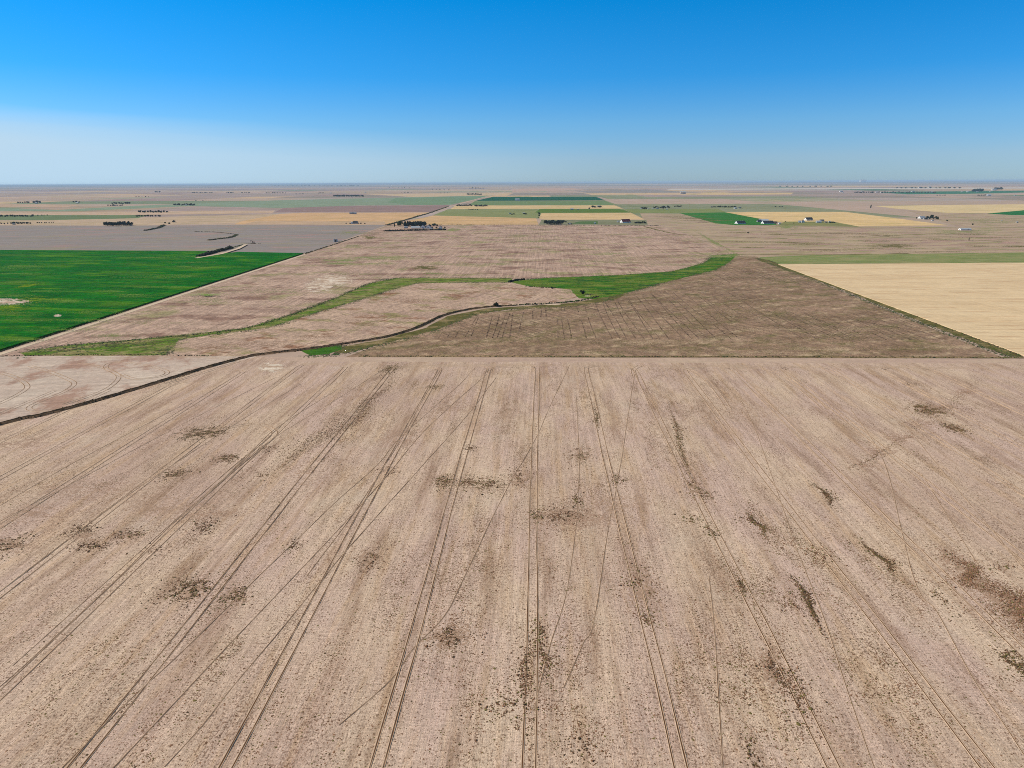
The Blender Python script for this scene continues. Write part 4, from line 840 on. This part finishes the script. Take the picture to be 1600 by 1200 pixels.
grove(row(1528, 1543, 305.6, 6), ['bush'], ['blue'], 1.1, 'around the bright white barn at far right', 'trees at the bright white barn', 1.6, .2); grove([(1218, 323), (1222, 323), (1212, 323.2)], ['bush'], ['dark'], .9, 'in the short dark hedge above the golden triangle', 'short dark hedge', 2.2)
grove(row(1465, 1476, 305.4, 4), ['bush'], ['dark'], 1.0, 'in the dark spot below the green strip at far right', 'dark spot trees', 1.6)
grove([(800, 335.6), (803, 335.2), (819, 334.8), (822, 335)], ['bush'], ['dark'], 1.6, 'on the olive pasture left of the golden block', 'bushes on the olive pasture', 1.3)
grove([(306, 313.6), (317, 313.8)], ['bush'], ['blue'], 1.2, 'above the far farm on the pale green sweep', 'pair of dots above the far farm', 1.5)
grove([(842, 335), (842.5, 338), (842, 340.5)], ['bush'], ['dark', 'green'], 2.6, 'in the short hedge at the corner of the golden block', 'short corner hedge', .9)
grove(row(430, 560, 290.5, 20), ['wide', 'round'], ['blue'], 1.2, 'in the blue wooded belt below the horizon left of centre', 'blue wooded belt', 2.6, .6); grove(row(220, 400, 291, 16), ['wide'], ['blue'], .8, 'in the long hazy belt below the left horizon', 'long hazy belt', 2.6, .6)

# ------------------------------------------------------------------ buildings
MAT = dict(white=plain('white_paint', (.72, .72, .70, 1), .6, .06, 2), cream=plain('cream_siding', (.55, .48, .38, 1), .7, .08, 2), grey=plain('grey_siding', (.34, .34, .34, 1), .7, .1, 2),
           darkroof=plain('dark_roof', (.035, .04, .05, 1), .7, .2, 1), redroof=plain('red_roof', (.16, .025, .03, 1), .6, .15, 2), metal=plain('metal_roof', (.50, .52, .54, 1), .45, .1, 3, .3), tinroof=plain('tin_roof', (.30, .33, .38, 1), .5, .15, 3),
           brownroof=plain('brown_roof', (.12, .08, .06, 1), .8, .2, 1), glass=plain('window_glass', (.03, .035, .045, 1), .15, .1, 1, spec=.5), door=plain('door_paint', (.10, .07, .05, 1), .7, .1, 1), tan=plain('tan_wall', (.40, .32, .22, 1), .8, .1, 1),
           brick=plain('chimney_brick', (.22, .10, .07, 1), .9, .2, .3), rust=plain('rusty_steel', (.14, .06, .035, 1), .7, .3, .4), steel=plain('galvanised_steel', (.45, .46, .47, 1), .4, .1, 1, .5), black=plain('black_steel', (.02, .02, .02, 1), .5, .2, 1))
def bm_obj(name, build, mat, parent):
    bm = bmesh.new(); build(bm); me = bpy.data.meshes.new(name); bm.to_mesh(me); bm.free()
    o = link(name, me, mat, parent); CH.setdefault(parent.name, []).append(o); return o
def box(bm, c, s, rot=None):
    m = Matrix.Translation(c) @ ((rot or Matrix.Identity(3)).to_4x4()) @ Matrix.Diagonal((*s, 1)); bmesh.ops.create_cube(bm, size=1, matrix=m)
def building(kind, L, W_, h, pitch, wall, roof, loc, rz, label, name, cat='house', group=None):
    """gable building with its ridge along local X: wall, roof, doors, windows, chimney or vents"""
    o = empty(name, loc, rz); tag(o, label, cat, group); rh = W_/2*pitch
    def wl_(bm):
        pts = [(-W_/2, 0), (W_/2, 0), (W_/2, h), (0, h+rh), (-W_/2, h)]
        a_ = [bm.verts.new((-L/2, y, z)) for y, z in pts]; b_ = [bm.verts.new((L/2, y, z)) for y, z in pts]
        bm.faces.new(a_[::-1]); bm.faces.new(b_)
        for i in range(5): j = (i+1) % 5; bm.faces.new((a_[i], a_[j], b_[j], b_[i]))
    bm_obj('wall', wl_, MAT[wall], o)
    def rf(bm):
        ang = math.atan(pitch); ln = (W_/2+.5)/math.cos(ang)
        for s in (1, -1):
            R_ = Matrix.Rotation(-s*ang, 3, 'X'); c = Vector((0, s*(W_/4+.25), h+rh-(W_/4+.25)*pitch+.14)); box(bm, c, (L+.9, ln, .2), R_)
    rfo = bm_obj('roof', rf, MAT[roof], o)
    if kind == 'house':
        c = bm_obj('chimney', lambda bm: (box(bm, (L*.22, .6, h+rh+.2), (.8, .8, 1.8)), box(bm, (L*.22, .6, h+rh+1.15), (1, 1, .15))), MAT['brick'], rfo)
        for s in (1, -1):
            for fx in (-.34, -.1, .3):
                wv = bm_obj('window', lambda bm: box(bm, (fx*L, s*(W_/2+.02), 1.6), (1.3, .12, 1.25)), MAT['glass'], o)
                if h > 4.5: bm_obj('window', lambda bm: box(bm, (fx*L, s*(W_/2+.02), 4.3), (1.2, .12, 1.25)), MAT['glass'], o)
        for s in (1, -1): bm_obj('window', lambda bm: box(bm, (s*(L/2+.02), W_*.2, 1.6), (.12, 1.3, 1.25)), MAT['glass'], o)
        bm_obj('door', lambda bm: box(bm, (.12*L, -(W_/2+.03), 1.05), (1.1, .14, 2.1)), MAT['door'], o)
    else:
        bm_obj('door', lambda bm: box(bm, (-(L/2+.03), 0, min(h*.4, 2)), (.14, W_*.36, min(h*.8, 4))), MAT['grey'], o)
        bm_obj('door', lambda bm: box(bm, (L*.2, -(W_/2+.03), min(h*.4, 1.6)), (3.2, .14, min(h*.8, 3.2))), MAT['grey'], o)
        for k in range(3): bm_obj('ridge_vent', lambda bm: box(bm, ((k-1)*L*.28, 0, h+rh+.4), (.8, .8, .7)), MAT['metal'], rfo)
    return o
def grain_bin(loc, r, h, label, name='grain_bin', group=None):
    o = empty(name, loc); tag(o, label, 'silo', group)
    bm_obj('body', lambda bm: bmesh.ops.create_cone(bm, cap_ends=True, segments=20, radius1=r, radius2=r, depth=h, matrix=Matrix.Translation((0, 0, h/2))), MAT['steel'], o)
    bm_obj('roof', lambda bm: bmesh.ops.create_cone(bm, cap_ends=True, segments=20, radius1=r*1.06, radius2=r*.12, depth=r*.55, matrix=Matrix.Translation((0, 0, h+r*.275+.01))), MAT['metal'], o)
    bm_obj('door', lambda bm: box(bm, (0, -r, 1), (.9, .3, 1.9)), MAT['grey'], o)
    return o
def m_(y, px): return px*pxm(y)
B = building
# treed farmyard
B('barn', m_(356, 13.5), 14, 2.2, .5, 'cream', 'metal', at(649.5, 356.8), 0, 'long low barn with pale metal roof before the blue-dark tree row', 'barn', 'barn')
B('barn', m_(356, 5), 9, 3.2, .3, 'grey', 'tinroof', at(634.5, 356.6), .0, 'low grey shed at the left end of the long pale barn', 'shed', 'shed')
B('house', m_(356, 9), 10, 2.6, .8, 'white', 'darkroof', at(664, 356.4), 0, 'white house with dark grey roof right of the long pale barn', 'farmhouse')
B('shed', 5, 12, 5, .7, 'white', 'darkroof', at(661, 357), R(90), 'white gabled wing on the left of the dark roofed house', 'shed', 'shed'); B('shed', 5, 12, 5, .7, 'white', 'darkroof', at(669.5, 357), R(90), 'white gabled wing on the right of the dark roofed house', 'shed', 'shed')
B('house', 9, 8, 5.6, .8, 'white', 'darkroof', at(688.5, 358.4), R(90), 'tall white two storey farmhouse at the right of the treed farmyard', 'farmhouse')
B('shed', 8, 5, 2.6, .5, 'grey', 'tinroof', at(673.5, 358.4), 0, 'small bluish shed behind the hedge', 'shed', 'shed')
B('barn', m_(348, 14), 15, 3.6, .95, 'white', 'redroof', at(977, 348), R(24), 'white barn with a big dark red roof beyond the brown stubble', 'barn', 'barn')
B('shed', 7, 6, 3, .5, 'white', 'metal', at(966, 347.4), 0, 'small white shed left of the red roofed barn', 'shed', 'shed')
B('house', 8, 6, 3, .5, 'tan', 'brownroof', at(875.5, 352), R(90), 'small tan house in front of the dark tree clump', 'farmhouse'); B('shed', 9, 5, 2.6, .4, 'grey', 'tinroof', at(889.5, 350.6), 0, 'grey shed right of the dark tree clump', 'shed', 'shed')
B('shed', 5, 4, 2.6, .4, 'white', 'metal', at(929.5, 349.6), 0, 'tiny white shed in the small paddock', 'shed', 'shed')
# line of sheds right of centre
B('barn', m_(350, 14), 16, 2.2, .8, 'white', 'darkroof', at(1156.5, 349.6), R(18), 'white barn with a long dark roof below the green triangle', 'barn', 'barn')
B('barn', m_(345, 13), 14, 2.2, .6, 'white', 'metal', at(1193, 345.6), R(-14), 'barn with white metal roof behind the dark roofed sheds', 'barn', 'barn')
B('barn', m_(350, 17), 16, 2.2, .75, 'white', 'darkroof', at(1199, 349.4), R(16), 'longest dark roofed barn left in the shed line', 'barn', 'barn')
B('barn', m_(348, 6), 11, 2.4, .8, 'grey', 'darkroof', at(1186, 346.8), 0, 'short dark shed left of the white metal roof', 'shed', 'shed')
B('house', 11, 8, 3, .5, 'cream', 'brownroof', at(1211, 348.8), 0, 'brown roofed house at the right end of the left shed group', 'farmhouse'); B('shed', 6, 5, 3, .5, 'white', 'metal', at(1217.5, 350.4), R(20), 'tiny white shed right of the brown roofed house', 'shed', 'shed')
B('barn', m_(343, 10.5), 14, 3.4, .85, 'white', 'darkroof', at(1263, 344.4), R(16), 'tall dark roofed barn standing on the golden wheat edge', 'barn', 'barn')
B('shed', 8, 7, 3.4, .6, 'white', 'tinroof', at(1249.5, 347.8), R(-15), 'white shed below left of the tall dark roofed barn', 'shed', 'shed'); B('house', 9, 8, 4, .8, 'white', 'brownroof', at(1254.5, 347.6), R(80), 'white gabled house below the tall dark roofed barn', 'farmhouse')
B('house', 14, 9, 3.4, .6, 'white', 'tinroof', at(1279, 348), R(-10), 'white ranch house with bluish roof in the right shed group', 'farmhouse'); B('barn', 12, 8, 3.6, .4, 'grey', 'darkroof', at(1284, 345.8), 0, 'dark shed behind the white ranch house', 'shed', 'shed')
B('shed', 5, 5, 3, .5, 'white', 'metal', at(1296, 347.8), 0, 'tiny bright white shed at the right end of the sheds', 'shed', 'shed'); B('shed', 6, 4, 2.5, .5, 'tan', 'brownroof', at(1290.5, 348), 0, 'tiny tan shed right of the ranch house', 'shed', 'shed')
# right
B('barn', m_(341, 8.5), 12, 3, .8, 'white', 'metal', at(1440, 341.6), R(15), 'bright white barn left of the dark trees at the right', 'barn', 'barn'); B('house', 12, 8, 3, .5, 'grey', 'darkroof', at(1446, 342.8), 0, 'dark roofed house between the white barn and the trees', 'farmhouse')
B('shed', 5, 3, 2.4, .2, 'white', 'metal', at(1457, 345.2), 0, 'small white trailer below the white barn farm', 'trailer', 'trailer'); B('shed', 8, 6, 3, .5, 'white', 'metal', at(1451, 341), 0, 'white shed behind the white barn farm trees', 'shed', 'shed')
B('barn', m_(359, 14.5), 13, 3.0, .30, 'white', 'metal', at(1507.5, 359.6), R(-4), 'long low white shed on the green yard at the right', 'shed', 'shed'); B('shed', 5, 4, 2.5, .4, 'tan', 'metal', at(1589, 348.2), 0, 'small tan shed at the right edge of the green hollow', 'shed', 'shed')
# wheat farm left of road
B('barn', 13, 12, 3, .8, 'grey', 'darkroof', at(555.5, 349.4), R(0), 'dark roofed farmhouse alone on the orange wheat edge', 'farmhouse', 'house'); grain_bin(at(550, 349.8), 3.4, 5, 'grey grain bin left of the lone wheat farmhouse')
for i, (x, y) in enumerate(((548, 334.4), (551.5, 334.2), (555.3, 334.6))): B('shed', 9, 8, 6, .3, 'grey', 'tinroof', at(x, y), R(8), ('left', 'middle', 'right')[i]+' grey block of the three on the orange wheat field', 'shed', 'shed', 'grey blocks on the orange wheat')
# far and small farms: houses copied from one of a kind
proto_h = {}
def far_building(x, y, wpx, wall, roof, label, group=None, ratio=.6, name='farmhouse', cat='house'):
    key = (wall, roof, name)
    if key not in proto_h:
        o = B('house' if name == 'farmhouse' else 'barn', 10, 10*ratio, 3.2, .5, wall, roof, at(x, y), 0, label, name, cat, group); proto_h[key] = o
    else:
        o = copy_tree(proto_h[key]); o.location = at(x, y); o['label'] = label
        if group: o['group'] = group
        elif 'group' in o: del o['group']
    s = m_(y, wpx)/10; o.scale = (s, s, s*.9); o.rotation_euler = (0, 0, random.choice((0, R(-12), R(10)))); return o
FB = [
 (935, 322.6, 3, 'white', 'metal', 'small white farmhouse on the yellow wheat strip', 0), (931, 324, 2.4, 'white', 'tinroof', 'blue grey roofed shed of the small pale farm', 1), (893.5, 327.6, 4, 'grey', 'metal', 'pale shed on the fresh green strip', 1),
 (903, 327.4, 2.4, 'tan', 'tinroof', 'tan shed on the fresh green strip', 1), (808.5, 313.4, 6, 'white', 'metal', 'long white barn at the foot of the emerald field', 1), (797, 334.2, 3.4, 'white', 'darkroof', 'white and black shed on the olive pasture', 1),
 (818.5, 333.6, 3, 'grey', 'metal', 'grey shed on the olive pasture', 1), (1001.5, 326.6, 2.5, 'white', 'metal', 'white house at the left end of the hamlet', 0), (1013, 327, 2.2, 'white', 'tinroof', 'second white house of the hamlet', 0), (1020, 326.8, 2.4, 'white', 'metal', 'third white house of the hamlet', 0),
 (1027, 326.6, 3.5, 'grey', 'tinroof', 'grey roofed house in the middle of the hamlet', 0), (1033, 324.8, 3, 'grey', 'tinroof', 'upper grey roofed house of the hamlet', 0), (1042, 323.8, 3, 'grey', 'metal', 'pale topped house at the upper right of the hamlet', 0), (1042, 327.2, 2.4, 'white', 'metal', 'lower right white house of the hamlet', 0),
 (1036, 327, 2.2, 'cream', 'brownroof', 'cream house low in the hamlet', 0), (1112, 323, 1.8, 'white', 'metal', 'white house at the left of the hedge', 0), (1149, 326, 3.6, 'white', 'metal', 'left of two white sheds right of the hedge', 1), (1156, 325.6, 3.4, 'white', 'darkroof', 'right of two white sheds right of the hedge', 1),
 (1314, 300, 3.6, 'white', 'metal', 'bright white barn high in the right distance', 1), (1317, 301.6, 1.8, 'white', 'metal', 'tiny white house below the bright barn in the right distance', 0), (1347, 299.6, 2, 'white', 'metal', 'first white house of the far right settlement', 0), (1363, 301.4, 1.8, 'white', 'metal', 'second white house of the far right settlement', 0),
 (1370, 300.8, 2.6, 'white', 'tinroof', 'third house of the far right settlement', 0), (1377, 301, 1.6, 'white', 'metal', 'fourth house of the far right settlement', 0), (1426.5, 300.2, 3, 'white', 'metal', 'white farmhouse left on the far green strip', 0), (1456, 301, 2.6, 'white', 'metal', 'white farmhouse right on the far green strip', 0),
 (1503, 300.4, 2, 'white', 'metal', 'small white house left of the big blue grove', 0), (1512, 300.2, 2.2, 'white', 'metal', 'white house just left of the big blue grove', 0), (1553, 297.6, 4, 'white', 'tinroof', 'pale long shed right of the big blue grove', 1), (1547, 300, 1.6, 'cream', 'metal', 'cream house below the pale long shed', 0),
 (1545, 305.8, 4, 'white', 'metal', 'large bright white barn at far right', 1), (1586, 305.6, 2, 'white', 'metal', 'white house near the right edge', 0), (1348, 284.9, 4, 'white', 'metal', 'white elevator shed on the right horizon', 1), (1437, 293.4, 2.4, 'cream', 'metal', 'first pale house in the upper right hamlet', 0), (1452, 293.2, 2.6, 'cream', 'metal', 'second pale house in the upper right hamlet', 0),
 (517.5, 302, 2.4, 'white', 'metal', 'bright white house left of centre in the distance', 0), (571, 301.6, 2.4, 'white', 'metal', 'bright white house above the grey village grove', 0), (489, 307.4, 1.4, 'white', 'metal', 'tiny white house left of the grey village grove', 0), (527, 307.8, 2, 'grey', 'tinroof', 'left roof in the grey village grove', 0), (551, 308, 2, 'grey', 'metal', 'right roof in the grey village grove', 0),
 (737, 304, 2, 'white', 'metal', 'left pale house near the gravel road end', 0), (744, 303.8, 2, 'white', 'tinroof', 'right pale house near the gravel road end', 0), (278, 320.4, 4, 'grey', 'metal', 'left pale roof of the far farm on the green sweep', 0), (291, 321, 3, 'white', 'tinroof', 'right pale roof of the far farm on the green sweep', 0), (230, 338, 2.4, 'white', 'tinroof', 'pale house in the lower tree row left of the wheat', 0),
 (313, 301.4, 1.6, 'white', 'metal', 'left tiny white house in the left distance', 0), (377, 301.6, 1.4, 'white', 'metal', 'right tiny white house in the left distance', 0), (57, 318, 4, 'grey', 'tinroof', 'grey roof by the right far blue clump', 0), (121, 317.8, 4, 'grey', 'metal', 'pale roof by the lone far clump', 0), (1067, 302.8, 7, 'cream', 'metal', 'very long pale poultry shed in the right distance', 1),
 (180, 321.6, 2.4, 'grey', 'tinroof', 'grey roof below the row on the green sweep', 0), (22, 351, 3.4, 'grey', 'tinroof', 'grey blue roof in the bluish grove', 0), (205, 352.4, 3, 'grey', 'tinroof', 'grey shed at the right end of the dark grove', 1), (1527, 300.4, 2, 'grey', 'tinroof', 'grey roof inside the big blue grove', 0), (1565, 345.6, 2, 'tan', 'metal', 'tiny tan shed in the green hollow', 1)]
for x, y, wpx, wall, roof, lb, isb in FB: far_building(x, y, wpx*1.1, wall, roof, lb, name='shed' if isb else 'farmhouse', cat='shed' if isb else 'house')

# oil field things
def pump(loc, rz, s, label):
    o = empty('pumpjack', loc, rz); o.scale = (s, s, s); tag(o, label, 'pump')
    bm_obj('base', lambda bm: (box(bm, (0, 0, .3), (8, 2.2, .6)), box(bm, (2.6, 0, .9), (1.6, 1.4, .8))), MAT['rust'], o)
    def post(bm):
        for sx in (-1, 1):
            for sy in (-.8, .8): box(bm, (sx*.55-.6, sy*.5, 2.8), (.28, .28, 4.9), Matrix.Rotation(sx*-.22, 3, 'Y'))
    bm_obj('samson_post', post, MAT['black'], o)
    bm_obj('walking_beam', lambda bm: box(bm, (-.6, 0, 5.3), (8.4, .5, .6), Matrix.Rotation(.16, 3, 'Y')), MAT['rust'], o)
    bm_obj('horse_head', lambda bm: (box(bm, (-5.0, 0, 5.4), (.9, .6, 2.2)), box(bm, (-5.35, 0, 4.8), (.5, .6, 1.6))), MAT['black'], o)
    bm_obj('counterweight', lambda bm: (box(bm, (2.7, .7, 2.3), (.7, .3, 3.2)), box(bm, (2.7, -.7, 2.3), (.7, .3, 3.2)), box(bm, (2.7, 0, 1.3), (1.5, 1.2, 1.2))), MAT['black'], o)
    bm_obj('polish_rod', lambda bm: box(bm, (-5.4, 0, 2.2), (.12, .12, 4.4)), MAT['steel'], o)
pump(at(395.5, 380.8), R(-20), 1.05, 'dark rusty pump jack on the mauve fallow behind the green crop')
pump(at(1514, 375.6), R(60), 1.0, 'rusty brown pump jack on the dry pasture below the long white shed')
def tank(loc, r, h, mat, label, group=None):
    o = empty('storage_tank', loc); tag(o, label, 'tank', group)
    bm_obj('body', lambda bm: bmesh.ops.create_cone(bm, cap_ends=True, segments=24, radius1=r, radius2=r, depth=h, matrix=Matrix.Translation((0, 0, h/2))), MAT[mat], o)
    bm_obj('roof', lambda bm: bmesh.ops.create_cone(bm, cap_ends=True, segments=24, radius1=r*1.02, radius2=.2, depth=.6, matrix=Matrix.Translation((0, 0, h+.31))), MAT[mat], o)
    bm_obj('ladder', lambda bm: (box(bm, (-r-.15, -.3, h/2), (.1, .1, h)), box(bm, (-r-.15, .3, h/2), (.1, .1, h)), *[box(bm, (-r-.15, 0, .5+k*.6), (.08, .6, .08)) for k in range(int(h/.6))]), MAT['black'], o)
tank(at(522.6, 378), 1.8, 6.0, 'steel', 'left pale storage tank beside the brown track', 'storage tanks by the track'); tank(at(526.3, 377.8), 1.8, 6.0, 'steel', 'right pale storage tank beside the brown track', 'storage tanks by the track')
tank(at(524.6, 378.2), 1.2, 5, 'black', 'black tank between the two pale tanks', 'storage tanks by the track')
def low_rails():
    o = empty('dark_rails', at(530, 377.7), 0); tag(o, 'low dark pipe set right of the storage tanks', 'rails')  # low black rails on supports, right of the tanks
    bm_obj('pipe', lambda bm: [box(bm, (0, k*.5, .9), (9, .25, .25)) for k in (-1, 0, 1)], MAT['black'], o)
    bm_obj('support', lambda bm: [box(bm, (k*4, 0, .4), (.3, 1.6, .8)) for k in (-1, 0, 1)], MAT['rust'], o)
low_rails()

# ------------------------------------------------------------------ haze: real air over the whole plain
hb = bpy.data.meshes.new('haze'); bm = bmesh.new(); X0, X1, Y0, Y1, Z0, Z1 = -121000, 121000, -3100, 121000, -4, 135
for v in [(X0, Y0, Z0), (X1, Y0, Z0), (X1, Y1, Z0), (X0, Y1, Z0), (X0, Y0, Z1), (X1, Y0, Z1), (X1, Y1, Z1), (X0, Y1, Z1)]: bm.verts.new(v)
bm.verts.ensure_lookup_table()
for f in [(0, 3, 2, 1), (4, 5, 6, 7), (0, 1, 5, 4), (1, 2, 6, 5), (2, 3, 7, 6), (3, 0, 4, 7)]: bm.faces.new([bm.verts[i] for i in f])
bm.to_mesh(hb); bm.free()
hm = bpy.data.materials.new('haze_air'); hm.use_nodes = True; hn = hm.node_tree; hn.nodes.clear()
pv = hn.nodes.new('ShaderNodeVolumePrincipled'); pv.inputs['Color'].default_value = (.44, .63, .84, 1); pv.inputs['Density'].default_value = 2.7e-5
hn.links.new(pv.outputs[0], hn.nodes.new('ShaderNodeOutputMaterial').inputs['Volume'])
tag(link('haze', hb, hm), 'pale blue air haze thickening towards the horizon', 'haze', kind='stuff')
